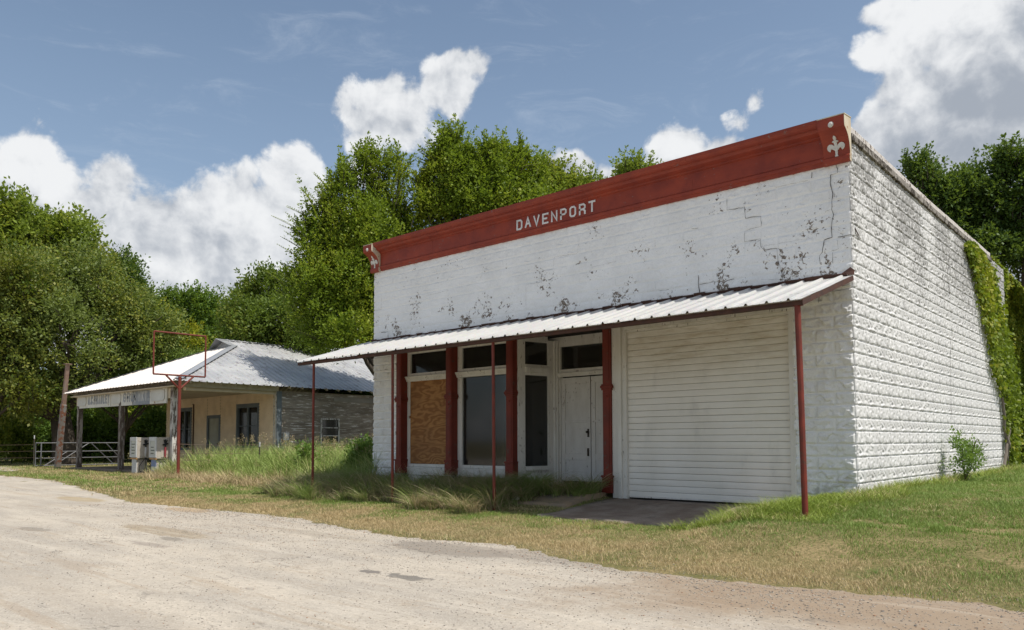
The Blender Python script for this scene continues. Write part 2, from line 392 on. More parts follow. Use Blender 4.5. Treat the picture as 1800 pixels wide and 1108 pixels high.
pp_ = [on(2, -.40, *q) for q in [(-120, 820), (-40, 820.5), (20, 822), (50, 825.5), (25, 828.5), (-40, 829.5), (-120, 829)]]
pc = sum(pp_)/7; pv = [(q[0], q[1], float(gz(q[0], q[1]))+.03) for q in pp_]+[(pc[0], pc[1], float(gz(pc[0], pc[1]))+.03)]
prop(mesh_np('path', pv, [(k, (k+1) % 7, 7) for k in range(7)], m_road), kind='structure')
# concrete apron before the garage, lying in the ground
def apronf(t, co, b):
    p = t.node('ShaderNodeNewGeometry').outputs['Position']
    n = t.noise(p, 1.6, 6, .65); c = t.mix(t.mapr(n, .35, .65), (.20, .15, .115, 1), (.30, .255, .21, 1))
    g = t.noise(p, 40, 5, .7); c = t.mix(t.mapr(g, .45, .7, 0, .6), c, (.13, .105, .08, 1))
    c = t.mix(t.mapr(t.noise(t.scale(p, (2.5, .7, 1)), 1.4, 5), .55, .65, 0, .5), c, (.10, .08, .065, 1))
    t.put(b.inputs['Normal'], t.bump(g, .4, .01)); return c
m_apron = mat('apron_concrete', apronf, .85, .25)
def slab(name, x0, x1, y0, y1, zf, th, m, kind='structure'):
    xs = np.arange(x0, x1+.001, .15); ys = np.arange(y0, y1+.001, .15); xs[-1] = x1; ys[-1] = y1
    X, Y = np.meshgrid(xs, ys); X2 = X.copy(); Y2 = Y.copy()
    edge = (X == x0) | (X == x1) | (Y == y0); X2 = X2+(vnoise(X*4, Y*4, 2)-.5)*.12*edge; Y2 = Y2+(vnoise(X*4, Y*4, 21)-.5)*.14*edge
    Z = zf(X, Y); V = np.stack([X2, Y2, Z], -1).reshape(-1, 3); n = len(V); nx = len(xs); ny = len(ys)
    i, j = np.meshgrid(np.arange(nx-1), np.arange(ny-1)); a = (j*nx+i).ravel(); F = np.stack([a, a+1, a+nx+1, a+nx], -1).tolist()
    ring = list(range(nx))+[k*nx+nx-1 for k in range(1, ny)]+[(ny-1)*nx+k for k in range(nx-2, -1, -1)]+[k*nx for k in range(ny-2, 0, -1)]
    V = V.tolist(); base = len(V)
    for r in ring: V.append([V[r][0], V[r][1], V[r][2]-th])
    for q in range(len(ring)): F.append([ring[q], base+q, base+(q+1) % len(ring), ring[(q+1) % len(ring)]])
    o = mesh_np(name, V, F, m); return prop(o, kind=kind)
slab('driveway', -4.45, -.75, -2.35, .30, lambda x, y: gz(x, np.minimum(y, 0))+.035+0*x, .2, m_apron)
slab('sidewalk', -5.75, -4.62, -1.4, .0, lambda x, y: -.29+.17*sstep(-1.6, -.3, y)+.02*(x+5.5)*0, .3, mat('walk_concrete', lambda t, co, b: t.mix(t.mapr(t.noise(co, 3, 6, .65), .35, .65), (.30, .22, .14, 1), (.21, .17, .125, 1)), .9, .2))

# ------------------------------------------------------------------ rock-faced block walls
CH, BL = .2032, .588
def make_moulds(n=5, ny=40, nx=112):
    out = []
    for k in range(n):
        rs = np.random.RandomState(50+k); m = 15
        c = rs.rand(m, 2)*[BL, CH]; base = .35+.65*rs.rand(m); g = (rs.rand(m, 2)-.5)*[14, 18]+[0, -2.5]
        X, Y = np.meshgrid(np.linspace(0, BL, nx), np.linspace(0, CH, ny))
        X = X+(vnoise(X*30, Y*30, k)-.5)*.03; Y = Y+(vnoise(X*30, Y*30, k+9)-.5)*.03
        d = (X[..., None]-c[:, 0])**2+((Y[..., None]-c[:, 1])*1.25)**2; i = d.argmin(-1)
        h = base[i]+g[i, 0]*(X-c[i, 0])+g[i, 1]*(Y-c[i, 1])+.22*(vnoise(X*45, Y*45, k+3)-.5)
        out.append(np.clip(h, .05, 1.25))
    return np.array(out)
MOULD = make_moulds()
def relief(u, v, depth, margin, umax=None, half=True, same=True, seed=0):
    """rock face height over a wall; u along the wall from the corner, v up"""
    row = np.floor(v/CH+1e-6).astype(int); t = v-row*CH
    uu = u+np.where(row % 2 == 0, 0., BL/2); col = np.floor(uu/BL).astype(int); s = uu-col*BL
    hid = (row*7349+col*9151+seed*131+((row*col) % 13)*57) % 97
    mi = (row % 2 if same else hid % 5)
    fl = (hid % (11 if same else 3) == 0)
    s2 = np.where(fl, BL-s, s)
    ix = np.clip((s2/BL*111).astype(int), 0, 111); iy = np.clip((t/CH*39).astype(int), 0, 39)
    h = MOULD[mi, iy, ix]
    e = np.minimum(np.minimum(s, BL-s), np.minimum(t, CH-t))
    env = sstep(margin*.35, margin*1.3, e)
    joint = sstep(.0, .006, e)
    big = vnoise(u*.7, v*.7, 77)
    return depth*h*env*(.8+.4*big)-.003*(1-joint)
def paintf(dirt, chipmul, warm=0):
    def f(t, co, b):
        p = t.node('ShaderNodeNewGeometry').outputs['Position']; z = t.xyz(p)[2]; x = t.xyz(p)[0]; y = t.xyz(p)[1]
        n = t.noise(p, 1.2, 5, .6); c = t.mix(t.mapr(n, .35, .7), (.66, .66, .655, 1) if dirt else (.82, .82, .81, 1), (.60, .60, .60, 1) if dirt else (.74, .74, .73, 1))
        fn_ = t.noise(p, 45, 4, .7); c = t.mix(t.mapr(fn_, .45, .75, 0, .35), c, (.48, .47, .45, 1))
        # grime thickening towards one weathered zone
        if dirt:
            zone = t.math('MULTIPLY', t.mapr(z, 2.6, 5.0), t.mapr(t.noise(p, .55, 3), .28, .55))
            s = t.noise(t.scale(p, (1, 1, .55)), 20, 8, .74)
            k = t.math('ADD', s, t.math('MULTIPLY', zone, .16))
            c = t.mix(t.mapr(k, .57, .67, 0, .7), c, (.15, .145, .135, 1))
            c = t.mix(t.mapr(t.noise(p, 2.2, 6, .7), .5, .75, 0, .3), c, (.34, .335, .32, 1))
        foot = t.math('MULTIPLY', t.mapr(z, .55, .0), t.mapr(t.noise(p, 6, 5, .7), .4, .62)); c = t.mix(t.math('MULTIPLY', foot, .55), c, (.27, .245, .20, 1))
        # flaked paint
        base = t.noise(p, 14, 9, .70, .5)
        if chipmul == 'front':
            za = t.math('MULTIPLY', t.mapr(z, 4.7, 3.5, 0, 1), 1)
            rt = t.mapr(x, -3.6, -.1)
            zone = t.math('ADD', t.math('MULTIPLY', za, .10), t.math('MULTIPLY', rt, .022)); zone = t.math('SUBTRACT', zone, t.mapr(z, 3.42, 3.36, 0, .3))
            clus = t.mapr(t.noise(p, 1.7, 4, .6), .42, .64, -.09, .11)
            k = t.math('ADD', t.math('ADD', base, zone), clus)
            lim = .687
        else:
            k = t.math('ADD', base, t.mapr(t.noise(p, 1.1, 3), .45, .7, -.12, .05)); lim = .71
        m_ = t.mapr(k, lim, lim+.014)
        c = t.mix(m_, c, t.mix(t.mapr(t.noise(p, 40, 3), .4, .6), (.12, .095, .075, 1), (.26, .22, .18, 1)))
        t.put(b.inputs['Normal'], t.bump(t.math('SUBTRACT', t.math('MULTIPLY', fn_, .4), m_), .35, .004))
        return c
    return f
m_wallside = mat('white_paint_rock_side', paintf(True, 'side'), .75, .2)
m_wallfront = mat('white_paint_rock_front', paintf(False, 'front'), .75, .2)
m_joint = mat('crack_dark', lambda t, co, b: (.055, .045, .04, 1), .95, .05)
RED = (.31, .050, .022)
m_red = worn('red_paint', RED, (.19, .03, .018), 2.5, .5, .55, .25, .35, chip=(.20, .10, .085), chipamt=.685, chipscale=11)
m_redpost = worn('red_oxide_paint', (.20, .035, .02), (.12, .026, .018), 6, .5, .6, .2, .35, chip=(.10, .04, .025), chipamt=.62, chipscale=20)
m_trim = worn('cream_trim', (.76, .74, .69), (.64, .61, .55), 2, .5, .6, .2, .3, chip=(.20, .16, .13), chipamt=.66, chipscale=12, stretch=(3, 3, .6))
m_door = worn('door_paint', (.74, .72, .68), (.62, .595, .55), 2.4, .5, .6, .25, .3, chip=(.22, .17, .14), chipamt=.665, chipscale=12, stretch=(2.2, 2.2, .8))
m_letter = worn('letter_paint', (.74, .74, .73), None, 9, .4, .5, .1)
m_rust = worn('rusty_steel', (.10, .045, .03), (.055, .032, .027), 8, .5, .75, .3, .3)
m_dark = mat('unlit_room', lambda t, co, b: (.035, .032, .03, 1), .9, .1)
m_floor = mat('dusty_floor', lambda t, co, b: t.mix(t.noise(co, 3, 4), (.10, .08, .06, 1), (.16, .13, .10, 1)), .9, .1)
def glassm(name, tint, alpha):
    M = bpy.data.materials.new(name); M.use_nodes = True; t = NT(M.node_tree); t.n.clear()
    tr = t.node('ShaderNodeBsdfTransparent'); tr.inputs[0].default_value = C4(tint)
    g = t.node('ShaderNodeBsdfGlossy'); g.inputs['Roughness'].default_value = .06; g.inputs[0].default_value = (.8, .8, .8, 1)
    d = t.node('ShaderNodeBsdfDiffuse'); p = t.node('ShaderNodeNewGeometry').outputs['Position']
    t.put(d.inputs[0], t.mix(t.noise(t.scale(p, (6, 6, 1)), 1.5, 5), (.10, .09, .08, 1), (.20, .19, .17, 1)))
    fr = t.node('ShaderNodeFresnel'); fr.inputs[0].default_value = 1.5
    m1 = t.node('ShaderNodeMixShader'); t.put(m1.inputs[0], alpha); t.l.new(tr.outputs[0], m1.inputs[1]); t.l.new(d.outputs[0], m1.inputs[2])
    m2 = t.node('ShaderNodeMixShader'); t.l.new(fr.outputs[0], m2.inputs[0]); t.l.new(m1.outputs[0], m2.inputs[1]); t.l.new(g.outputs[0], m2.inputs[2])
    o = t.node('ShaderNodeOutputMaterial'); t.l.new(m2.outputs[0], o.inputs[0]); return M
m_glass = glassm('dusty_glass', (.55, .58, .58), .14)

shop = empty('store_building', (-5.94, 0, 0), 'white painted rock-faced block store with red cornice and metal awning, garage door at its right', 'building')
def rockgrid(us, vs, fn):
    U_, V_ = np.meshgrid(us, vs); P = fn(U_, V_); nx = len(us)
    i, j = np.meshgrid(np.arange(nx-1), np.arange(len(vs)-1)); a = (j*nx+i).ravel()
    return P.reshape(-1, 3), np.stack([a, a+1, a+nx+1, a+nx], -1)
def joined(parts):
    V = []; F = []; b = 0
    for v, f in parts: V.append(v); F.append(f+b); b += len(v)
    return np.concatenate(V), np.concatenate(F)
WL, DEP = 11.876, 12.9
def frontfn(depth):
    def f(U_, V_):
        u = U_.copy(); h = relief(u, V_, depth, .022, seed=1, same=False)
        # the rock face of the corner blocks is broken off at the arris
        h = np.where(u < 0, -.004, h); u = np.maximum(u, 0)
        return np.stack([-u, -h, V_], -1)
    return f
A = rockgrid(np.concatenate([[-.001], np.arange(0, .96, .0125)]), np.arange(-.35, 3.30, .0125), frontfn(.040))
B = rockgrid(np.arange(WL-.92, WL+.001, .0125), np.arange(-.35, 3.30, .0125), frontfn(.036))
Cc = rockgrid(np.concatenate([[-.001], np.linspace(0, WL, 700)]), np.arange(3.2875, 5.33, .014), frontfn(.016))
v_, f_ = joined([A, B, Cc])
front = mesh_np('front_wall', v_, f_[:, ::-1], m_wallfront, shop)
def sidefn(U_, V_):
    h = relief(np.maximum(U_, .0), V_, .022, .012, seed=4, same=True)
    h = np.where(U_ < -.004, -.004, h)
    return np.stack([h, np.maximum(U_, -.003), V_], -1)
side = mesh_np('side_wall', *rockgrid(np.concatenate([[-.005], np.arange(-.003, DEP, .0145)]), np.arange(-.35, 5.66, .0135), sidefn), m_wallside, shop)
mb = MB()                                                       # wall cores, back and left walls, flat roof
mb.box(-.95, -.04, .012, .25, -.4, 3.3); mb.box(-WL+.01, -WL+.92, .012, .25, -.4, 3.3); mb.box(-WL+.01, -.04, .012, .25, 3.3, 5.6)
mb.box(-.25, -.012, .25, DEP, -.4, 5.62); mb.box(-WL+.01, -WL+.25, .25, DEP, -.4, 5.3); mb.box(-WL+.25, -.25, DEP-.25, DEP-.01, -.4, 5.2)
mb.box(-WL+.25, -.25, .25, DEP-.25, 4.9, 5.0)
core = mb.build('masonry', worn('block_grey', (.40, .39, .37), (.28, .27, .26), 2, .5), shop)
# stepped cracks following the mortar joints
def crackline(pts, w0, mb, axis='f', off=.022):
    pts = [np.array(p, float) for p in pts]; fine = [pts[0]]
    for a_, b_ in zip(pts[:-1], pts[1:]):
        n = max(1, int(np.linalg.norm(b_-a_)/.05))
        for k in range(1, n+1): fine.append(a_+(b_-a_)*k/n+np.array([rnd.uniform(-1, 1), rnd.uniform(-1, 1)])*.007)
    L = []; Rr = []
    for k, q in enumerate(fine):
        t_ = fine[min(k+1, len(fine)-1)]-fine[max(k-1, 0)]; t_ = t_/(np.linalg.norm(t_)+1e-9); n_ = np.array([-t_[1], t_[0]])
        ww = w0*rnd.uniform(.2, 1.0); L.append(q+n_*ww/2); Rr.append(q-n_*ww/2)
    P = lambda q: (q[0], -off, q[1]) if axis == 'f' else (off, q[0], q[1])
    for k in range(len(fine)-1): mb.add([P(L[k]), P(L[k+1]), P(Rr[k+1]), P(Rr[k])], [(0, 1, 2, 3)])
def W2(x, y): q = on(1, -.012, x, y); return (q[0], q[2])
def zx(X, Y): return (1160+X/4.262, 280+Y/4.262)
mb = MB()
for pts, ww in [([(504, 300), (504, 382), (635, 362), (640, 443), (758, 427), (763, 503), (635, 538), (638, 620), (752, 600), (760, 655), (778, 684), (880, 667), (890, 780), (915, 850), (922, 930)], .011),
                ([(1322, 30), (1332, 100), (1278, 120), (1280, 210), (1296, 260), (1288, 380), (1300, 420), (1284, 520), (1290, 590), (1232, 605), (1216, 700), (1200, 720), (1198, 790)], .014),
                ([(290, 870), (290, 940), (300, 1010)], .016), ([(297, 940), (430, 918)], .008), ([(866, 212), (1110, 160)], .004), ([(1141, 100), (1141, 145)], .01),
                ([(240, 523), (290, 518)], .014), ([(0, 988), (66, 977)], .01), ([(760, 900), (1085, 905)], .004), ([(500, 912), (560, 900)], .012), ([(1335, 585), (1440, 562)], .012),
                ([(1330, 605), (1340, 675), (1290, 690)], .006), ([(1295, 700), (1300, 780)], .016), ([(765, 655), (1150, 590)], .003)]:
    mb = MB(); crackline([W2(*zx(*q)) for q in pts], ww, mb); mb.build('crack', m_joint, front)
for pts, ww in [([(925, 544), (925, 500), (949, 497), (949, 478), (973, 473), (975, 452), (1015, 446), (1017, 430)], .004), ([(684, 602), (684, 584), (672, 585)], .016), ([(1441, 514), (1441, 533)], .012),
                ([(1402, 872), (1440, 873), (1441, 876), (1480, 872)], .01), ([(1494, 590), (1502, 596)], .012), ([(784, 585), (784, 602)], .006), ([(671, 520), (671, 545), (657, 546)], .004),
                ([(750, 520), (790, 511)], .003), ([(1040, 470), (1084, 460)], .004)]:
    mb = MB(); crackline([W2(*q) for q in pts], ww, mb, off=.045 if pts[0][1] > 600 or pts[0][0] in (1441, 1402) else .022); mb.build('crack', m_joint, front)
mb = MB()
def W3(x, y): q = on(0, .03, x, y); return (q[1], q[2])
for pts, ww in [([(1503, 402), (1508, 412), (1513, 420)], .05), ([(1671, 592), (1671, 640), (1672, 690), (1673, 740)], .022), ([(1668, 455), (1668, 475)], .03), ([(1668, 500), (1670, 520)], .05), ([(1590, 526), (1590, 545)], .02), ([(1674, 570), (1675, 600)], .014), ([(1497, 878), (1506, 866), (1512, 850)], .03)]:
    mb = MB(); crackline([W3(*q) for q in pts], ww, mb, 's', .030); mb.build('crack', m_joint, side)
# coping along the side wall, sagging a little, with lichen
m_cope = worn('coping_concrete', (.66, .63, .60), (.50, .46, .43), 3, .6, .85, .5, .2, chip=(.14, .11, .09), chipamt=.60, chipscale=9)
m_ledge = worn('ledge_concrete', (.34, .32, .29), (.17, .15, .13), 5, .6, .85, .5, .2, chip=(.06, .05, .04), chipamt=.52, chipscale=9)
mb = MB(); y = .05
def sag(y): return -.05*math.sin(min(y, 5.2)/5.2*math.pi/2)**2+.03*max(0, y-5.2)/5.8
while y < 11.0:
    L = rnd.uniform(.5, .66); y1 = min(y+L, 11.05)
    z = 5.70+sag((y+y1)/2)+rnd.uniform(-.006, .006)
    mb.box(-.26, .012, y+.006, y1-.006, z, z+.135, 0); y = y1
cope = mb.build('coping', m_cope, shop, bevel=.012)
mb = MB()
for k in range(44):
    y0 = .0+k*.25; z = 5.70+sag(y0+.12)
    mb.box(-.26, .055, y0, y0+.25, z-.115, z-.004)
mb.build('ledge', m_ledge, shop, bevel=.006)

# ---- cornice
prof = [(0.02, 5.25), (-.045, 5.25), (-.05, 5.30), (-.075, 5.315), (-.08, 5.36), (-.055, 5.385), (-.05, 5.39), (-.05, 5.69), (-.085, 5.705), (-.09, 5.73), (-.13, 5.745), (-.18, 5.765), (-.20, 5.79), (-.205, 5.815), (-.235, 5.82), (-.27, 5.84), (-.295, 5.875), (-.30, 5.915), (-.30, 5.93), (.02, 5.945)]
dz = .03
mb = MB()
segs = [-WL+.30, -9.6, -7.35, -5.0, -2.7, -.36]
for a_, b_ in zip(segs[:-1], segs[1:]): mb.extrude([(p_[0]+rnd.uniform(-.002, .002), p_[1]) for p_ in prof], a_+.0015, b_-.0015, 'x')
cor = mb.build('cornice', m_red, shop)
bprof = [(-.03, 5.235), (-.09, 5.235), (-.105, 5.27), (-.105, 5.33), (-.085, 5.35), (-.09, 5.43), (-.115, 5.53), (-.17, 5.62), (-.25, 5.68), (-.325, 5.72), (-.335, 5.76), (-.335, 5.895), (-.03, 5.925)]
def by(z):
    zs = [q[1] for q in bprof[1:-1]]; ys_ = [q[0] for q in bprof[1:-1]]; return float(np.interp(z, zs, ys_))
m_brside = worn('bracket_side_paint', (.62, .57, .45), (.50, .40, .26), 5, .6, .7, .2, .3, chip=(.30, .15, .06), chipamt=.62, chipscale=6)
m_orn = worn('ornament_paint', (.66, .65, .62), (.55, .54, .5), 9, .5, .7, .2)
for x0, x1 in [(-.365, .045), (-WL-.05, -WL+.295)]:
    mb = MB(); mb.extrude(bprof, x0, x1-.004, 'x', 0, True)
    mb.extrude(bprof, x1-.004, x1, 'x', 1, True)
    mb.bar(((x0+x1)/2, -.34, 5.903), ((x0+x1)/2, -.02, 5.934), x1-x0+.012, .014, 1)
    mb.build('bracket', [m_red, m_brside], cor)
    cx = (x0+x1)/2
    def orn(pts, th=.014):
        n = len(pts); cu = sum(p_[0] for p_ in pts)/n; cz = sum(p_[1] for p_ in pts)/n
        fr_ = [(cx+u, by(5.28+z)-th, 5.28+z) for u, z in pts]; bk = [(cx+u, by(5.28+z)+.004, 5.28+z) for u, z in pts]
        vs = fr_+bk+[(cx+cu, by(5.28+cz)-th*1.6, 5.28+cz)]
        return vs, [(i, (i+1) % n, 2*n) for i in range(n)]+[(i, n+i, n+(i+1) % n, (i+1) % n) for i in range(n)]
    mb = MB()
    mb.add(*orn([(-.018, .06), (.022, .06), (.028, .075), (.016, .085), (.022, .15), (.034, .22), (-.034, .22), (-.018, .15), (-.014, .085), (-.024, .075)]))
    for s in (-1, 1):
        petal = [(.012, .205), (.03, .235), (.06, .258), (.095, .262), (.122, .245), (.135, .215), (.128, .18), (.105, .158), (.088, .152), (.09, .175), (.07, .19), (.045, .185), (.03, .165), (.015, .15)]
        mb.add(*orn([(s*u, z) for u, z in petal]))
    mb.add(*orn([(-.02, .218), (.02, .218), (.024, .28), (.012, .29), (-.012, .29), (-.024, .28)], .016))
    mb.add(*orn([(-.05, .285), (-.03, .275), (.03, .275), (.05, .285), (.03, .298), (-.03, .298)], .02))
    mb.add(*orn([(-.012, .295), (.012, .295), (.024, .325), (.018, .35), (0, .362), (-.018, .35), (-.024, .325)], .018))
    mb.build('ornament', m_orn, cor); mb = MB()
    zc = 5.28+.50; n = 8; vs = [(cx+.045*math.cos(2*math.pi*k/n+.3), -.336, zc+.048*math.sin(2*math.pi*k/n+.3)) for k in range(n)]
    vs += [(cx+.026*math.cos(2*math.pi*k/n+.7), -.362, zc+.028*math.sin(2*math.pi*k/n+.7)) for k in range(n)]+[(cx, -.366, zc)]
    mb.add(vs, [(k, (k+1) % n, n+(k+1) % n, n+k) for k in range(n)]+[(n+k, n+(k+1) % n, 2*n) for k in range(n)])
    mb.build('knob', m_orn, cor)
# letters: block strokes with cut corners
GL = {'D': [[(0, 0), (0, 6), (3, 6), (4, 5), (4, 1), (3, 0), (0, 0)]], 'A': [[(0, 0), (2, 6), (4, 0)], [(1, 2), (3, 2)]], 'V': [[(0, 6), (2, 0), (4, 6)]],
      'E': [[(4, 0), (0, 0), (0, 6), (4, 6)], [(0, 3), (3, 3)]], 'N': [[(0, 0), (0, 6), (4, 0), (4, 6)]], 'P': [[(0, 0), (0, 6), (3, 6), (4, 5.1), (4, 3.6), (3, 2.7), (0, 2.7)]],
      'O': [[(1, 0), (0, 1), (0, 5), (1, 6), (3, 6), (4, 5), (4, 1), (3, 0), (1, 0)]], 'R': [[(0, 0), (0, 6), (3, 6), (4, 5.1), (4, 3.7), (3, 2.8), (0, 2.8)], [(2.6, 2.8), (4, 1.6), (4, 0)]], 'T': [[(2, 0), (2, 6)], [(0, 6), (4, 6)]],
      'B': [[(0, 0), (0, 6), (3, 6), (4, 5.2), (4, 4), (3, 3.1), (0, 3.1)], [(3, 3.1), (4, 2.2), (4, .8), (3, 0), (0, 0)]], 'L': [[(0, 6), (0, 0), (4, 0)]], 'Y': [[(0, 6), (2, 3), (4, 6)], [(2, 3), (2, 0)]],
      'G': [[(4, 5), (3, 6), (1, 6), (0, 5), (0, 1), (1, 0), (3, 0), (4, 1), (4, 2.8), (2.4, 2.8)]], 'M': [[(0, 0), (0, 6), (2, 2), (4, 6), (4, 0)]], 'K': [[(0, 0), (0, 6)], [(4, 6), (.3, 2.6)], [(1.6, 3.8), (4, 0)]],
      'C': [[(4, 5), (3, 6), (1, 6), (0, 5), (0, 1), (1, 0), (3, 0), (4, 1)]], '&': [[(4, 0), (1, 4.4), (1, 5.4), (2, 6), (3, 5.2), (2.6, 4), (.4, 2.3), (.2, .9), (1.4, 0), (2.8, .3), (4, 2.4)]], '.': [[(0, .0), (0, .9)]]}
def glyph(mb, ch, x0, z0, w, h, th, y, depth, mi=0):
    for si, st in enumerate(GL[ch]):
        P = [np.array([x0+th/2+(w-th)*a/4, z0+th/2+(h-th)*b/6]) for a, b in st]
        closed = np.linalg.norm(P[0]-P[-1]) < 1e-6
        if closed: P = P[:-1]
        n = len(P); L = []; Rr = []
        for k in range(n):
            pa = P[k-1] if (k > 0 or closed) else None; pb = P[(k+1) % n] if (k < n-1 or closed) else None
            d1 = (P[k]-pa)/np.linalg.norm(P[k]-pa) if pa is not None else None
            d2 = (pb-P[k])/np.linalg.norm(pb-P[k]) if pb is not None else None
            q = P[k].copy()
            if d1 is None: d1 = d2; q = q-d2*th*.5
            elif d2 is None: d2 = d1; q = q+d1*th*.5
            n1 = np.array([-d1[1], d1[0]]); n2 = np.array([-d2[1], d2[0]]); mm = n1+n2; mm /= max(np.linalg.norm(mm), .3); sc = th/2/max(mm@n1, .45)
            L.append(q+mm*sc); Rr.append(q-mm*sc)
        yy = y-.0015*si
        vs = [(p_[0], yy-depth, p_[1]) for p_ in L+Rr]+[(p_[0], y, p_[1]) for p_ in L+Rr]; N = n; fs = []
        for k in range(n if closed else n-1):
            k2 = (k+1) % n; fs += [(k, k2, N+k2, N+k), (k, 2*N+k, 2*N+k2, k2), (N+k, N+k2, 3*N+k2, 3*N+k)]
        if not closed: fs += [(0, N, 3*N, 2*N), (n-1, 2*N+n-1, 3*N+n-1, N+n-1)]
        mb.add(vs, fs, mi)
word = 'DAVENPORT'
xl, xr = on(1, -.07, 907.5, 395)[0], on(1, -.07, 1045, 362)[0]
pit = (xr-xl-.15)/8
for k, ch in enumerate(word):
    mb = MB(); dzl = [.0, .012, .002, -.003, .0, .0, -.002, .0, .008][k]
    glyph(mb, ch, xl+pit*k, 5.425+dzl, .165, .225, .036, -.052, .012); mb.build('letter', m_letter, cor)

# ---- storefront
m_glassdark = m_glass
XA, XB, XC, XD = -10.93, -9.14, -7.24, -4.70       # left faces of the iron columns
CW = .19
m_redcol = worn('red_column_paint', (.20, .033, .018), (.13, .026, .017), 3, .5, .6, .3, .3, chip=(.10, .06, .045), chipamt=.66, chipscale=9)
def column(x, z0, w=CW, y0=-.05):
    mb = MB()
    mb.box(x, x+w, y0, y0+.24, z0, 3.29)
    for za, zb, e in [(z0, z0+.30, .02), (z0+.30, z0+.34, .035), (1.86, 1.90, .022), (1.90, 1.95, .036), (1.95, 1.98, .022)]:
        mb.box(x-e, x+w+e, y0-e, y0+.24-.003, za+.001, zb)
    # raised panel on the shaft
    mb.box(x+.035, x+w-.035, y0-.012, y0-.0005, z0+.42, 1.80); mb.box(x+.035, x+w-.035, y0-.012, y0-.0005, 2.04, 3.2)
    mb.box(x+w/2-.025, x+w/2+.025, y0-.03, y0-.013, 1.72, 1.76)
    return mb.build('column', m_redcol, shop, bevel=.006)
for x, z in [(XA, .10), (XB, .10), (XC, .10), (XD, -.13)]: column(x, z)
mb = MB()                                            # timber framing of the shop windows
yw = .17
mb.box(-10.995, XA-.002, .0, .2, -.1, 3.29); mb.box(-11.0, -.9, .0, .22, 3.12, 3.285)          # left strip, header
for xa, xb in [(XA+CW, XB), (XB+CW, XC)]:
    f = .14 if xa > -10 else .10
    mb.box(xa+.002, xa+f, yw-.02, yw+.08, .26, 3.12); mb.box(xb-.06, xb-.002, yw-.02, yw+.08, .26, 3.12)
    mb.box(xa+f, xb-.06, yw-.02, yw+.08, 3.05, 3.12); mb.box(xa+f, xb-.06, yw-.02, yw+.08, 2.50, 2.56)
    mb.extrude([(yw+.02, 2.36), (yw-.05, 2.36), (yw-.065, 2.40), (yw-.11, 2.47), (yw-.11, 2.485), (yw+.02, 2.495)], xa+.002, xb-.002, 'x')
    mb.box(xa+f, xb-.06, yw-.015, yw+.08, .26, .33)
    mb.box(xa+.003, xb-.003, yw-.03, yw+.07, .06, .255); mb.box(xa+.01, xb-.01, yw-.04, yw-.032, .215, .25)
    mb.box(xa+.003, xb-.003, yw+.01, yw+.07, -.3, .05)
mb.build('storefront_frame', m_trim, shop, bevel=.004)
mb = MB(); mb.box(XA+CW+.09, XB-.055, yw+.005, yw+.022, .335, 1.46); mb.box(XA+CW+.09, XB-.055, yw+.003, yw+.022, 1.50, 2.37)
def plyf(t, co, b):
    p = t.node('ShaderNodeNewGeometry').outputs['Position']
    q = t.scale(p, (.55, 1, 1.5)); n = t.noise(q, 1.15, 3, .5, .3)
    r = t.math('FRACT', t.math('MULTIPLY', n, 14)); r = t.math('ABSOLUTE', t.math('SUBTRACT', r, .5))
    c = t.mix(t.mapr(r, .05, .45), (.25, .115, .045, 1), (.42, .215, .085, 1))
    f = t.noise(t.scale(p, (1, 1, 22)), 2.5, 5, .7); c = t.mix(t.mapr(f, .4, .7, 0, .5), c, (.29, .14, .055, 1))
    c = t.mix(t.mapr(t.noise(p, 1.4, 3), .45, .7, 0, .4), c, (.20, .10, .05, 1))
    k = t.voro(t.scale(p, (1, 1, 2)), 2.6); c = t.mix(t.mapr(k, .07, .03), c, (.06, .03, .015, 1)); return c
m_ply = mat('plywood', plyf, .8, .15)
bd = mb.build('plywood_board', m_ply, shop); mb = MB(); mb.box(XA+CW+.06, XB-.04, yw-.02, yw+.003, 1.448, 1.512); mb.build('batten', m_ply, bd)
prop(bd, 'swirly grained plywood sheets boarding up the left shop window')
def pane(x0, x1, z0, z1, y=yw+.03):
    mb = MB(); mb.box(x0, x1, y, y+.005, z0, z1); return mb.build('window_pane', m_glass, shop)
pane(XA+CW+.10, XB-.06, 2.56, 3.05); pane(XB+CW+.14, XC-.06, 2.56, 3.05); pane(XB+CW+.14, XC-.06, .33, 2.36)
# splayed side window of the door recess
s0 = np.array([XC+CW+.03, .20]); s1 = np.array([XC+CW+.03+.20, 1.02])
def sbar(t0, t1, z0, z1, th=.07, mb=None, o=0.):
    a_ = s0+(s1-s0)*t0; b_ = s0+(s1-s0)*t1; n_ = np.array([(s1-s0)[1], -(s1-s0)[0]]); n_ /= np.linalg.norm(n_)
    vs = []
    for z in (z0, z1):
        for q in (a_, b_):
            for s in (-th/2+o, th/2+o): vs.append((q[0]+n_[0]*s, q[1]+n_[1]*s, z))
    mb.add(vs, [(0, 1, 3, 2), (4, 6, 7, 5), (0, 4, 5, 1), (2, 3, 7, 6), (0, 2, 6, 4), (1, 5, 7, 3)])
mb = MB(); sbar(-.12, .10, -.1, 3.12, mb=mb); sbar(.84, 1.0, -.1, 3.12, mb=mb)
for z0, z1, o, th in [(3.06, 3.234, 0, .068), (2.50, 2.56, 0, .068), (2.38, 2.495, .03, .12), (2.32, 2.38, 0, .068), (.255, .33, 0, .068), (.23, .253, .035, .12), (-.1, .228, 0, .066)]: sbar(.101, .839, z0, z1, th, mb, o)
px_ = s1[0]; YD = 1.12
mb.box(px_-.04, px_+.09, 1.02, 1.14, -.1, 3.12); mb.box(px_+.09, px_+.13, 1.06, 1.15, -.1, 3.12)
mb.build('side_window_frame', m_trim, shop, bevel=.003)
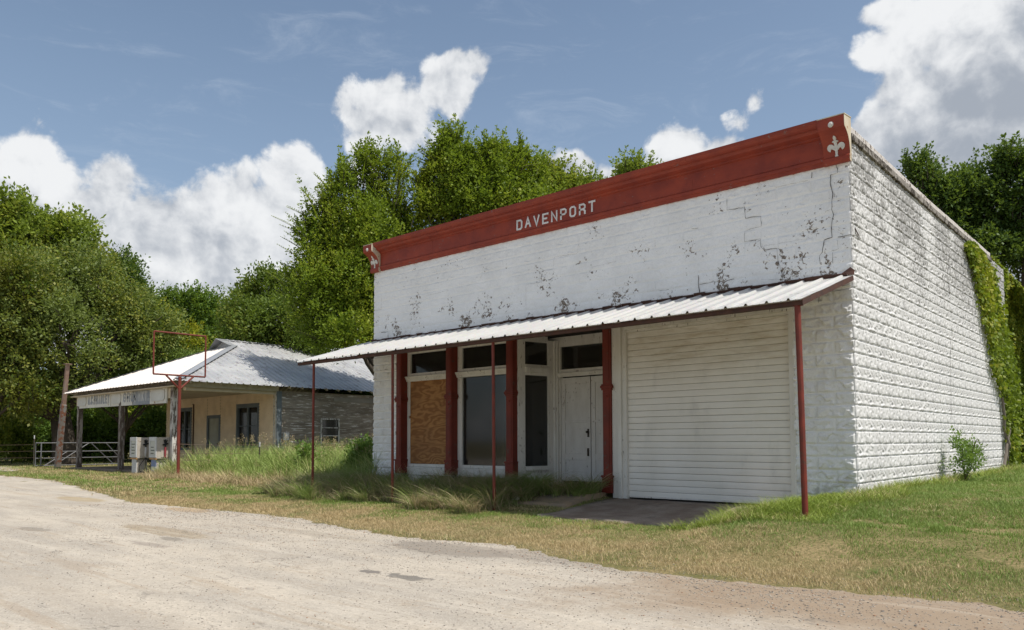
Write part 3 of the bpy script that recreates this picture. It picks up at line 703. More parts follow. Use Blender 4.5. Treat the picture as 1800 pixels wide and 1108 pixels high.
mb = MB(); sbar(.10, .84, .33, 2.32, .005, mb); sbar(.10, .84, 2.56, 3.06, .005, mb); mb.build('window_pane', m_glass, shop)
# recessed doors
dx0 = px_+.16; dx1 = dx0+.80; dx2 = dx1+.02+.80
mb = MB(); mb.box(px_+.13, dx2+.14, YD-.0, YD+.10, 2.98, 3.12); mb.box(px_+.13, dx0, YD+.0, YD+.1, -.1, 2.98); mb.box(dx2, dx2+.14, YD, YD+.1, -.1, 2.98)
mb.box(dx0, dx2, YD, YD+.1, 2.40, 2.47); mb.extrude([(YD, 2.30), (YD-.03, 2.30), (YD-.045, 2.34), (YD-.06, 2.37), (YD-.06, 2.39), (YD, 2.398)], px_+.13, dx2+.14, 'x')
mb.box(dx2+.14, XD, 1.0, 1.1, -.1, 3.12); mb.box(XD-.001, XD+.04, .2, 1.1, -.1, 3.12)
mb.box(px_-.6, XD, YD+.002, YD+.1, 3.121, 3.24); mb.box(XC+CW+.0, XD, .222, 1.24, 3.235, 3.25); mb.build('door_frame', m_trim, shop, bevel=.004)
mb = MB(); mb.box(dx0, dx2, YD+.05, YD+.055, 2.47, 2.98); mb.build('transom_pane', m_glass, shop)
m_knob = mat('dark_brass', lambda t, co, b: (.05, .04, .03, 1), .45, .5, .7)
for i_, (xa, xb) in enumerate([(dx0, dx1), (dx1+.015, dx2)]):
    mb = MB(); y0 = YD+.03
    mb.box(xa+.004, xa+.11, y0, y0+.04, .0, 2.28); mb.box(xb-.115, xb-.004, y0, y0+.04, .0, 2.28)
    for z0, z1 in [(.0, .20), (.46, .60), (1.28, 1.33), (2.14, 2.28)]: mb.box(xa+.11, xb-.115, y0+.001, y0+.04, z0, z1)
    for z0, z1 in [(.20, .46), (.60, 1.28), (1.33, 2.14)]: mb.box(xa+.11, xb-.115, y0+.018, y0+.035, z0, z1)
    d = mb.build('door', m_door, shop, bevel=.004)
    if i_ == 0:
        mb = MB(); mb.box(xb-.085, xb-.035, y0-.008, y0, .96, 1.14); mb.tube([(xb-.06, y0-.008, 1.07), (xb-.06, y0-.05, 1.07)], .012); mb.tube([(xb-.06, y0-.045, 1.07), (xb-.06, y0-.075, 1.07)], [.028, .022], 10); mb.build('handle', m_knob, d)
        mb = MB(); mb.box(xb-.075, xb-.045, y0-.03, y0, .55, .72); mb.build('lock', m_knob, d)
# garage
GX0, GX1 = -4.19, -1.02
mb = MB(); mb.box(XD+CW+.002, XD+CW+.15, -.01, .1, -.22, 3.12); mb.box(XD+CW+.15, GX0-.09, -.045, .1, -.24, 3.10); mb.box(GX0-.09, GX0, .0, .1, -.24, 3.10)
mb.box(GX1, GX1+.09, -.03, .12, -.24, 3.04); mb.box(GX0, -.93, -.04, .1, 3.0, 3.115); mb.box(GX0, GX1, .02, .1, 2.95, 3.0); mb.box(GX1+.09, -.945, .0, .1, -.2, 3.0)
mb.build('garage_frame', m_trim, shop, bevel=.005)
def garf(t, co, b):
    p = t.node('ShaderNodeNewGeometry').outputs['Position']; z = t.xyz(p)[2]
    n = t.noise(p, 1.0, 5, .6); c = t.mix(t.mapr(n, .35, .68), (.84, .81, .75, 1), (.77, .74, .67, 1))
    up = t.mapr(z, 1.7, 2.9, 0, 1)
    stain = t.noise(t.scale(p, (.8, 1, 5)), 2.2, 6, .7); c = t.mix(t.math('MULTIPLY', t.mapr(stain, .42, .7), t.math('ADD', t.math('MULTIPLY', up, .5), .05)), c, (.42, .33, .20, 1))
    rs = t.noise(t.scale(p, (2.2, 1, 14)), 2.6, 4, .6); c = t.mix(t.math('MULTIPLY', t.mapr(rs, .66, .73), t.math('MULTIPLY', up, .6)), c, (.40, .22, .07, 1))
    d = t.noise(t.scale(p, (1, 1, .6)), 2.0, 5, .6); c = t.mix(t.mapr(d, .56, .8, 0, .35), c, (.42, .41, .38, 1))
    return c
m_gar = mat('garage_door_paint', garf, .5, .35)
mb = MB(); nsl = 27; z0 = -.19; hsl = (2.95-z0)/nsl
for k in range(nsl):
    a_ = z0+k*hsl; jit = rnd.uniform(-.002, .002)
    dr = .05*(1 if k == 0 else 0)
    pr_ = [(.10, a_+.002), (.076, a_+.002), (.068+jit, a_+.008), (.064+jit, a_+hsl*.5), (.068+jit, a_+hsl-.006), (.076, a_+hsl-.002), (.10, a_+hsl-.002)]
    mb.extrude(pr_, GX0+.002, GX1-.002, 'x')
gd = mb.build('garage_door', m_gar, shop)
mb = MB(); mb.bar((GX0+.01, .058, z0+.010), (GX1-.01, .058, z0+.018), .012, .03, up=(0, 0, 1)); mb.build('bottom_bar', m_trim, gd, bevel=.003); mb = MB(); mb.box(GX0+.003, GX1-.003, .085, .20, -.32, z0+.02); mb.build('gap_shadow', m_dark, gd)  # last box: near-black strip painting the shadow gap under the door
# dim interior seen through the panes
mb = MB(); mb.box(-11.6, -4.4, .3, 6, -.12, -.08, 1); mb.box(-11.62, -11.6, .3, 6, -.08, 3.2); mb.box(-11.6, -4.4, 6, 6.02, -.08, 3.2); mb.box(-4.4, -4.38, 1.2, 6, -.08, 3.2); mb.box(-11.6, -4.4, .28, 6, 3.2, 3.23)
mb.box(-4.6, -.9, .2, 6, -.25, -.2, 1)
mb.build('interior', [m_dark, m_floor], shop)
m_curt = worn('curtain', (.13, .125, .115), (.08, .078, .075), 6, .6, .9, .1)
def curtain(x0, x1, y, z0, z1, amp=.03):
    xs = np.arange(x0, x1, .012); y_ = y+amp*np.sin(xs*42+2*np.sin(xs*7)); V = []; F = []
    for k, x in enumerate(xs): V += [(x, y_[k], z0), (x, y_[k], z1)]
    for k in range(len(xs)-1): F.append((2*k, 2*k+2, 2*k+3, 2*k+1))
    return mesh_np('curtain', V, F, m_curt, shop)
curtain(-8.25, -7.3, .50, -.05, 2.25); curtain(-7.0, -6.6, 1.45, -.05, 2.3); curtain(-8.8, -8.45, .8, -.05, 1.9)
# left shop step
mb = MB(); mb.box(-9.2, -6.75, -.22, .0, -.16, .075); mb.build('step', worn('grey_timber', (.12, .10, .085), (.07, .06, .05), 5, .5, .9, .4), shop, bevel=.01)

# ---- awning
AY, AZ, WZ = -2.16, 2.775, 3.445
AX0, AX1 = -12.1, .02
slope = (WZ-AZ)/(-AY)
def sheetprof(x0, x1, pitch=.305, h=.032):
    P = []; x = x0+.06; P.append((x0, 0))
    while x < x1-.05:
        P += [(x-.028, 0), (x-.012, h), (x+.012, h), (x+.028, 0)]
        for q in (.33, .67):
            if x+pitch*q < x1-.03: P += [(x+pitch*q-.012, 0), (x+pitch*q, .005), (x+pitch*q+.012, 0)]
        x += pitch
    P.append((x1, 0)); return P
def metalf(base, base2, rustamt=.72, brown=(.16, .08, .05)):
    def f(t, co, b):
        p = t.node('ShaderNodeNewGeometry').outputs['Position']
        n = t.noise(p, .8, 5, .6); c = t.mix(t.mapr(n, .35, .65), C4(base), C4(base2))
        v = t.voro(p, 28, out='Color'); c = t.mix(.10, c, v, 'SOFT_LIGHT')
        r = t.noise(p, 3.2, 8, .72); c = t.mix(t.mapr(r, rustamt-.03, rustamt+.03, 0, .6), c, C4(brown)); return c
    return f
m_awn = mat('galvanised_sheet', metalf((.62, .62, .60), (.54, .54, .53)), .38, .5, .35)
P = sheetprof(AX0, AX1); V = []; F = []
ts = np.linspace(0, 1, 9)
for ti, t_ in enumerate(ts):
    for (x, h) in P:
        yy = 0.0+AY*t_*1.012+(.0 if ti else -.012)
        wob = .006*math.sin(x*2.1+ti)*(1-abs(2*t_-1))
        V.append((x, yy, WZ+slope*yy+h+wob))
n = len(P)
for ti in range(len(ts)-1):
    for k in range(n-1): F.append((ti*n+k, (ti+1)*n+k, (ti+1)*n+k+1, ti*n+k+1))
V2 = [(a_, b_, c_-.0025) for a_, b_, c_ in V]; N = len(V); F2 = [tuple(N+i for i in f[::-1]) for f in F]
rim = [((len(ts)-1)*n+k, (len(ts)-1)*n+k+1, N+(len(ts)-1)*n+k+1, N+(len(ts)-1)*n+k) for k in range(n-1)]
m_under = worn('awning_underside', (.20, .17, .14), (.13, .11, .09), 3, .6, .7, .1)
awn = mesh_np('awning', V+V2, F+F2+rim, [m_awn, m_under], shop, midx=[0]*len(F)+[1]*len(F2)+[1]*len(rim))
mb = MB()
mb.box(AX0+.02, AX1-.01, AY+.03, AY+.06, AZ-.075, AZ-.012); mb.box(AX0+.02, AX1-.01, AY+.061, AY+.11, AZ-.075, AZ-.068)
ya = -.03; mb.bar((AX1-.0, ya, WZ-.04+slope*ya), (AX1-.0, AY+.03, AZ-.045), .02, .075)
mb.bar((AX0+.03, -.03, WZ-.05), (AX0+.03, AY+.06, AZ-.05), .03, .06)
for x in np.arange(-11.5, -.5, 2.86): mb.bar((x, -.03, WZ-.04), (x, AY+.06, AZ-.04), .04, .06)
for yy in (-.75, -1.45): mb.box(AX0+.05, AX1-.02, yy-.02, yy+.02, WZ+slope*yy-.045, WZ+slope*yy-.008)
mb.build('awning_frame', m_rust, awn)
mb = MB(); xs_ = np.arange(AX0+.15, AX1, .22)                     # wavy rusty flashing where the sheets meet the wall
for k in range(len(xs_)-1):
    z_a = WZ+.045+rnd.uniform(-.012, .016)
    mb.add([(xs_[k], -.016, WZ-.0), (xs_[k+1], -.016, WZ-.0), (xs_[k+1], -.05, z_a), (xs_[k], -.05, z_a+rnd.uniform(-.006, .006)), (xs_[k], -.016, z_a+.012), (xs_[k+1], -.016, z_a+.012)], [(0, 1, 2, 3), (3, 2, 5, 4)])
mb.add([(-.16, -.05, WZ+.03), (.045, -.06, WZ-.01), (.05, -.02, WZ+.07), (-.02, -.015, WZ+.13)], [(0, 1, 2, 3)])
mb.build('flashing', m_rust, awn)
for px, by_ in [(-11.47, -.35), (-8.6, -.35), (-5.72, -.35), (-.06, -.34)]:
    mb = MB(); lean = 0.05 if px > -1 else rnd.uniform(-.03, .03); r = .041 if px > -1 else .029
    mb.tube([(px, AY+.075, AZ-.076), (px+lean*.4, AY+.075, 1.6), (px+lean, AY+.075, -.45)], r, 12)
    mb.box(px-.06, px+.06, AY+.04, AY+.11, AZ-.079, AZ-.0765)
    mb.build('post', m_redpost, awn, smooth=False)

# ------------------------------------------------------------------ the old grocery
G0 = -.38
store = empty('grocery_building', (-30.5, 5.36, G0), 'low hip-roofed wooden grocery with weathered grey side wall and faded sign over its porch', 'building')
def lapf(base, base2, bare, amt, sc=(1, 1, 1)):
    def f(t, co, b):
        p = t.node('ShaderNodeNewGeometry').outputs['Position']
        n = t.noise(t.scale(p, sc), 2.2, 6, .65); c = t.mix(t.mapr(n, .35, .68), C4(base), C4(base2))
        k = t.noise(t.scale(p, (sc[0]*1.2, sc[1]*1.2, sc[2]*3)), 3.2, 8, .72)
        c = t.mix(t.mapr(k, amt-.02, amt+.03), c, C4(bare)); return c
    return f
m_cream = mat('cream_lap_siding', lapf((.74, .60, .42), (.64, .51, .35), (.30, .22, .14), .66), .75, .2)
m_grey = mat('weathered_lap_siding', lapf((.165, .14, .112), (.28, .245, .20), (.58, .56, .53), .57, (1, .35, 1.8)), .9, .1)
m_blue = worn('blue_grey_trim', (.10, .125, .145), (.15, .17, .18), 3, .5, .7)
m_white = worn('white_weathered_trim', (.60, .59, .56), (.45, .44, .41), 4, .5, .75, .3, .2, chip=(.16, .14, .12), chipamt=.57, chipscale=7, stretch=(2, 2, .7))
m_postp = worn('peeling_post', (.40, .375, .34), (.22, .19, .165), 4, .6, .85, .4, .15, chip=(.115, .09, .075), chipamt=.50, chipscale=6, stretch=(3, 3, .5))
m_postw = worn('peeling_white_post', (.62, .60, .56), (.50, .47, .43), 4, .5, .85, .4, .15, chip=(.11, .085, .07), chipamt=.545, chipscale=5, stretch=(3, 3, .6))
m_ceil = worn('porch_ceiling', (.60, .52, .40), (.48, .41, .31), 1.5, .5, .8, .1)
WY, WX, WXL, WYB = 5.36, -25.27, -35.75, 15.8
mb = MB(); z = G0; bh = .135
def lapwall_x(mb, x0, x1, z0, z1, y):            # faces -Y
    z = z0
    while z < z1-.01:
        zz = min(z+bh, z1); mb.add([(x0, y-.034, z), (x1, y-.034, z), (x1, y-.003, zz), (x0, y-.003, zz), (x0, y-.003, z), (x1, y-.003, z)], [(0, 1, 2, 3), (4, 5, 1, 0)]); z = zz
def lapwall_y(mb, y0, y1, z0, z1, x, jag=False): # faces +X
    z = z0
    while z < z1-.01:
        zz = min(z+bh, z1); j = rnd.uniform(-.004, .006) if jag else 0
        mb.add([(x+.018+j, y0, z+j), (x+.018+rnd.uniform(-.004, .006)*jag, y1, z+rnd.uniform(-.008, .008)*jag), (x+.003, y1, zz), (x+.003, y0, zz), (x+.003, y0, z-.0), (x+.003, y1, z)], [(0, 1, 2, 3), (4, 5, 1, 0)]); z = zz
lapwall_x(mb, WXL, -34.5, G0, 3.05, WY); lapwall_x(mb, -32.97, -31.39, G0, 3.05, WY); lapwall_x(mb, -30.12, -28.62, G0, 3.05, WY); lapwall_x(mb, -26.71, WX, G0, 3.05, WY)
for a_, b_, z0, z1 in [(-34.5, -32.97, 2.57, 3.05), (-34.5, -32.97, G0, .50), (-31.39, -30.12, 2.13, 3.05), (-28.62, -26.71, 2.57, 3.05), (-28.62, -26.71, G0, .62)]: lapwall_x(mb, a_, b_, z0, z1, WY)
fw = mb.build('front_wall', m_cream, store)
mb = MB(); lapwall_y(mb, WY, 7.56, G0, 3.06, WX, True); lapwall_y(mb, 8.50, WYB, G0, 3.06, WX, True); lapwall_y(mb, 7.56, 8.50, 1.90, 3.06, WX, True); lapwall_y(mb, 7.56, 8.50, G0, .44, WX, True)
sw = mb.build('side_wall', m_grey, store)
mb = MB(); mb.box(WX-.02, WX+.03, WY+.12, WY+.20, G0, 3.05); mb.box(WX+.0, WX+.034, WY-.03, WY+.118, G0, 3.05); mb.build('corner_board', m_blue, sw)
mb = MB(); mb.box(WX-.13, WX-.003, WY-.035, WY-.017, G0, 3.05); mb.box(WX-.24, WX-.20, WY-.035, WY-.017, G0, 3.0); mb.build('corner_board', m_white, fw)
mb = MB(); q0 = on(0, WX+.03, 587, 701); q1 = on(0, WX+.03, 657, 712); mb.box(WX+.026, WX+.04, q0[1], q1[1]+3, 2.70, 2.90); mb.build('patch_board', worn('bare_board', (.27, .25, .22), (.18, .17, .15), 3, .5, .9, .3, stretch=(1, .4, 1)), sw)
mb = MB(); mb.box(WX+.02, WX+.13, WY+.27, WY+.52, .95, 1.28); mb.tube([(WX+.05, WY+.40, .95), (WX+.05, WY+.40, -.2)], .02); mb.build('meter_box', worn('grey_box', (.55, .55, .54), None, 5, .4, .5), sw, bevel=.01)
# windows and door
def window(x0, x1, z0, z1, mull, parent, y=WY):
    mb = MB(); t_ = .11
    mb.box(x0-.02, x0+t_, y-.04, y+.06, z0, z1+.02); mb.box(x1-t_, x1+.02, y-.04, y+.06, z0, z1+.02); mb.box(x0+t_, x1-t_, y-.04, y+.06, z1-.16, z1+.02); mb.box(x0+t_, x1-t_, y-.03, y+.06, z0, z0+.10)
    for mx in mull: mb.box(mx-.05, mx+.05, y-.02, y+.05, z0+.10, z1-.16)
    mb.box(x0+t_, x1-t_, y+.02, y+.05, (z0+z1)/2-.02, (z0+z1)/2+.02)
    f = mb.build('window', m_blue, parent); mb = MB(); mb.box(x0+t_, x1-t_, y+.06, y+.065, z0+.1, z1-.16); mb.build('pane', m_pane2, f); return f
m_pane2 = glassm('brown_glass', (.30, .20, .16), .18)
window(-34.5, -32.97, .50, 2.57, [-33.72], store); window(-28.62, -26.71, .62, 2.57, [-27.68], store)
mb = MB(); mb.box(-31.41, -31.25, WY-.04, WY+.05, G0, 2.15); mb.box(-30.24, -30.10, WY-.04, WY+.05, G0, 2.15); mb.box(-31.25, -30.24, WY-.04, WY+.05, 2.0, 2.15); df = mb.build('door', m_blue, store)
mb = MB(); mb.box(-31.25, -30.24, WY+.02, WY+.05, G0, 2.0); mb.box(-31.05, -30.42, WY+.008, WY+.019, .0, .75); mb.box(-31.05, -30.42, WY+.008, WY+.019, .9, 1.85); mb.build('door_leaf', worn('pale_green_door', (.36, .36, .29), (.29, .29, .23), 3, .5), df)
mb = MB(); mb.tube([(-30.36, WY+.02, .80), (-30.36, WY-.04, .80)], .035); mb.build('handle', m_knob, df)
mb = MB(); mb.tube([(-32.72, WY-.06, -.3), (-32.72, WY-.06, 2.72), (-32.85, WY-.02, 2.74)], .03); mb.build('pipe', m_rust, store)
mb = MB(); x = WX+.01
mb.box(x, x+.035, 7.53, 7.59, .42, 1.93); mb.box(x, x+.035, 8.47, 8.53, .42, 1.93); mb.box(x, x+.035, 7.59, 8.47, 1.87, 1.93); mb.box(x-.01, x+.06, 7.50, 8.56, .38, .43)
for k in (1, 2, 3): mb.box(x, x+.025, 7.59, 8.47, .43+k*.36-.018, .43+k*.36+.018)
f = mb.build('window', m_white, store); mb = MB(); mb.box(x-.02, x-.015, 7.59, 8.47, .43, 1.87); mb.build('pane', glassm('grey_glass', (.4, .42, .40), .35), f)
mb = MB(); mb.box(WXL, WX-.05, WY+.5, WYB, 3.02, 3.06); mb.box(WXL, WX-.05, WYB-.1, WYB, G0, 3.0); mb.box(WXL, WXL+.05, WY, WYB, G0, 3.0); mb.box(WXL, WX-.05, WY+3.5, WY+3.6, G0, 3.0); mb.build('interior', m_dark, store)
# porch: ceiling, beams, posts
mb = MB(); mb.box(-36.2, -25.35, .95, WY-.02, 3.03, 3.07); mb.build('porch_ceiling', m_ceil, store)
mb = MB(); mb.box(-25.55, -25.33, 1.42, WY-.04, 2.90, 3.028); mb.box(-36.25, -26.2, 1.24, 1.40, 2.62, 3.02); mb.box(-36.25, -36.05, 1.40, WY-.04, 2.8, 3.02)
mb.build('porch_beam', m_ceil, store)
for X, sz, mm in [(-25.97, .24, m_postw), (-31.02, .20, m_postp), (-35.9, .20, m_postp)]:
    mb = MB(); mb.box(X-sz/2, X+sz/2, 1.28-sz/2, 1.28+sz/2, -.55, 2.61 if X < -26 else 3.02); mb.box(X-sz/2-.012, X+sz/2+.012, 1.28-sz/2-.012, 1.28+sz/2+.012, -.5, -.22)
    mb.build('porch_post', [mm], store, bevel=.008)
mb = MB(); mb.box(-36.3, -25.6, 1.0, WY, -.5, -.30); mb.box(-31.6, -30.2, .75, 1.0, -.5, -.27); mb.build('porch_floor', worn('porch_concrete', (.26, .215, .17), (.17, .14, .11), 2, .6, .9, .4, .1), store, bevel=.02)
# roof
XR, XL_, RX = -24.77, -36.62, -30.7
ZE, YE, YB = 3.23, .777, 16.4
ZR, YR = 5.78, 5.45
m_roofR = mat('galvanised_roof', metalf((.52, .52, .51), (.40, .405, .41), .60, (.16, .12, .10)), .42, .5, .25)
m_roofF = mat('cream_front_roof', metalf((.72, .67, .62), (.66, .61, .56), .8, (.35, .2, .13)), .45, .4, 0)  # front slope in a paler, warmer tone than the side slopes
def ribs(o0, along, upv, L, H0, nrm, hf, pitch=.305):
    """ribbed sheet: o0 eave start, along unit vector, upv slope unit; hf(s)= (start,end) slope length limits at s"""
    V = []; F = []; s = 0; pts = []
    while s < L-1e-6:
        for ds, h in ((0, 0), (pitch*.76, 0), (pitch*.84, .024), (pitch*.93, .024)): 
            if s+ds < L: pts.append((s+ds, h))
        s += pitch
    pts.append((L, 0))
    for s, h in pts:
        a_, b_ = hf(s)
        for k in range(2):
            q = o0+along*s+upv*(a_ if k == 0 else b_)+nrm*h*1.5; V.append(q)
    for k in range(len(pts)-1): F.append((2*k, 2*k+2, 2*k+3, 2*k+1))
    return V, F
ex_, ey_ = np.array([1., 0, 0]), np.array([0, 1., 0])
def unit(v): v = np.array(v, float); return v/np.linalg.norm(v)
YG, ZG = 5.75, 5.38                                                  # top of the front hip, foot of the gablet
upR = unit((RX-XR, 0, ZR-ZE)); nR = np.cross(ey_, upR)*-1; nR = nR if nR[2] > 0 else -nR
LR = math.hypot(RX-XR, ZR-ZE); kz = (ZG-ZE)/(ZR-ZE)
def hfR(s):
    y = YE+s; lim = LR if y >= YG else LR*kz*(y-YE)/(YG-YE)
    if YR <= y < YG: return (0, LR*kz*(y-YE)/(YG-YE))
    return (-.05, max(lim, .01))
V, F = ribs(np.array([XR, YE, ZE]), ey_, upR, YB-YE, 0, nR, hfR)
roof = mesh_np('roof', V, F, m_roofR, store)
upL = unit((RX-XL_, 0, ZR-ZE)); nL = np.array([-upL[2], 0, upL[0]]); 
LL = math.hypot(RX-XL_, ZR-ZE)
V, F = ribs(np.array([XL_, YE, ZE]), ey_, upL, YB-YE, 0, nL, lambda s: (-.05, LL if YE+s >= YG else max(.01, LL*kz*s/(YG-YE))))
mesh_np('roof_sheet', V, F, m_roofR, roof)
upF = unit((0, YG-YE, ZG-ZE)); nF = np.array([0, -upF[2], upF[1]]); LF = math.hypot(YG-YE, ZG-ZE)
xg0 = XL_+(RX-XL_)*kz; xg1 = XR+(RX-XR)*kz
def hfF(s):
    x = XL_+s
    if x < xg0: return (-.05, max(.01, LF*(x-XL_)/(xg0-XL_)))
    if x > xg1: return (-.05, max(.01, LF*(XR-x)/(XR-xg1)))
    return (-.05, LF)
V, F = ribs(np.array([XL_, YE, ZE]), ex_, upF, XR-XL_, 0, nF, hfF, .305)
mesh_np('front_roof_sheet', V, F, m_roofF, roof)
mb = MB(); mb.add([(xg0, YG+.02, ZG), (xg1, YG+.02, ZG), (RX, YG+.02, ZR-.03)], [(0, 1, 2)])
mb.add([(RX, YR, ZR+.02), (RX, YB, ZR+.02), (RX+.22, YB, ZR-.075+.02), (RX+.22, YR, ZR-.075+.02), (RX-.22, YB, ZR-.055), (RX-.22, YR, ZR-.055)], [(0, 1, 2, 3), (0, 5, 4, 1)])
mb.add([(RX, YR-.12, ZR+.02), (RX, YG+.1, ZR+.02), (xg1+.05, YG+.1, ZG+.03), (xg1+.05, YR+.08, ZG+.03), (xg0-.05, YG+.1, ZG+.03), (xg0-.05, YR+.08, ZG+.03)], [(0, 1, 2, 3), (0, 5, 4, 1)])
hv = unit((xg1-XR, YG-YE, ZG-ZE))                                    # hip flashing
for (xa, xb, sg) in ((XR, xg1, 1), (XL_, xg0, -1)):
    a_ = np.array([xa, YE, ZE+.035]); b_ = np.array([xb, YG, ZG+.035]); side_ = np.array([0, .26, .10]); side2 = np.array([-sg*.26, 0, .10])
    mb.add([a_+(0, 0, .03), b_+(0, 0, .03), b_+side_*1+(0, 0, -.045), a_+side_*1+(0, 0, -.045), b_+side2+(0, 0, -.06), a_+side2+(0, 0, -.06)], [(0, 1, 2, 3), (0, 5, 4, 1)])
mb.build('ridge_cap', mat('ridge_metal', metalf((.42, .43, .44), (.34, .35, .36)), .4, .5, .4), roof)
m_raf = worn('rafter_wood', (.30, .26, .21), (.15, .12, .10), 4, .6, .85, .3); m_raf2 = worn('pale_rafter', (.50, .46, .38), (.34, .30, .24), 4, .5, .8)
for x in np.arange(XL_+.25, XR-.1, .62): mb = MB(); mb.bar((x, YE+.06, ZE-.045), (x, 1.15, ZE+.11), .05, .11); mb.build('rafter', m_raf, roof)
for y in np.arange(YE+.6, YB-.2, .62): mb = MB(); mb.bar((XR-.06, y, ZE-.045), (XR-.38, y, ZE+.08), .05, .10); mb.build('rafter', m_raf2, roof)
mb = MB(); mb.box(XL_+.05, XR-.1, YE+.42, YE+.445, ZE-.13, ZE+.10); mb.build('eave_board', m_raf, roof)
mb = MB(); mb.box(XR-.42, XR-.395, YE+.3, WY, ZE-.20, ZE+.06); mb.build('eave_board', m_raf2, roof)
# painted sign boards along the porch front
sgn = MB(); ys = 1.20
def sx(px): return on(1, ys, px, 705)[0]
zb = lambda x: np.interp(x, [-36.3, -26.4], [2.50, 2.43]); zt = lambda x: np.interp(x, [-36.3, -26.4], [3.15, 3.08])
m_sign = worn('sign_board', (.70, .69, .64), (.58, .56, .50), 1.4, .5, .7, .15, .2, chip=(.30, .17, .09), chipamt=.66, chipscale=5)
m_signb = worn('faded_blue_board', (.20, .23, .28), (.36, .37, .38), 2.2, .6, .7, .15)
m_plate = worn('bare_sign_plate', (.64, .64, .61), (.52, .51, .47), 1.2, .5, .5, .1, .3, chip=(.25, .15, .1), chipamt=.70)
m_ltr = worn('faded_blue_lettering', (.20, .235, .30), (.40, .40, .39), 2.0, .5, .75); m_ltrw = worn('faded_white_lettering', (.55, .56, .56), (.38, .40, .42), 2, .5, .75)
sb = None
bounds = [136, 154, 195, 215.5, 233, 263.5, 293.5]
for k, (a_, b_) in enumerate(zip(bounds[:-1], bounds[1:])):
    x0, x1 = sx(a_), sx(b_); mm = m_signb if k == 4 else m_sign
    mb = MB(); o_ = .012*(k % 2)
    mb.add([(x0+.01, ys-o_, zb(x0)), (x1-.01, ys-o_, zb(x1)), (x1-.01, ys-o_, zt(x1)), (x0+.01, ys-o_, zt(x0)), (x0+.01, ys+.035, zb(x0)), (x1-.01, ys+.035, zb(x1)), (x1-.01, ys+.035, zt(x1)), (x0+.01, ys+.035, zt(x0))],
           [(0, 1, 2, 3), (4, 7, 6, 5), (0, 4, 5, 1), (3, 2, 6, 7), (0, 3, 7, 4), (1, 5, 6, 2)])
    p_ = mb.build('sign_board', mm, store)
    if k in (0, 2, 5):
        mb = MB(); c_ = .1; xa, xb, za, zc = x0+.14, x1-.16, zb(x0)+.10, zt(x0)-.10
        pts = [(xa+c_, za), (xb-c_, za), (xb, za+c_), (xb, zc-c_), (xb-c_, zc), (xa+c_, zc), (xa, zc-c_), (xa, za+c_)]
        mb.add([(u, ys-o_-.03, v) for u, v in pts]+[(u, ys-o_-.001, v) for u, v in pts], [tuple(range(8))]+[(i, (i+1) % 8, 8+(i+1) % 8, 8+i) for i in range(8)]); mb.build('plate', m_plate, p_)
    if k in (1, 3, 4):
        txt = {1: 'A.C.BRADLEY', 3: 'GRO', 4: '& MKT.'}[k]; n = len(txt); mb = MB(); xa, xb = x0+.10, x1-.08
        if k == 3: xb = x1+.25
        wts = [.35 if c == '.' else .5 if c == ' ' else 1 for c in txt]; tot = sum(wts); xx = xa
        for c, wt in zip(txt, wts):
            ww = (xb-xa)*wt/tot
            if c != ' ': glyph(mb, c, xx, zb(xx)+.14, ww*.78 if c != '.' else .07, .42, .095 if c != '.' else .06, ys-o_-.002 if k != 3 else ys-.014, .004)
            xx += ww
        mb.build('lettering', m_ltrw if k == 4 else m_ltr, p_)

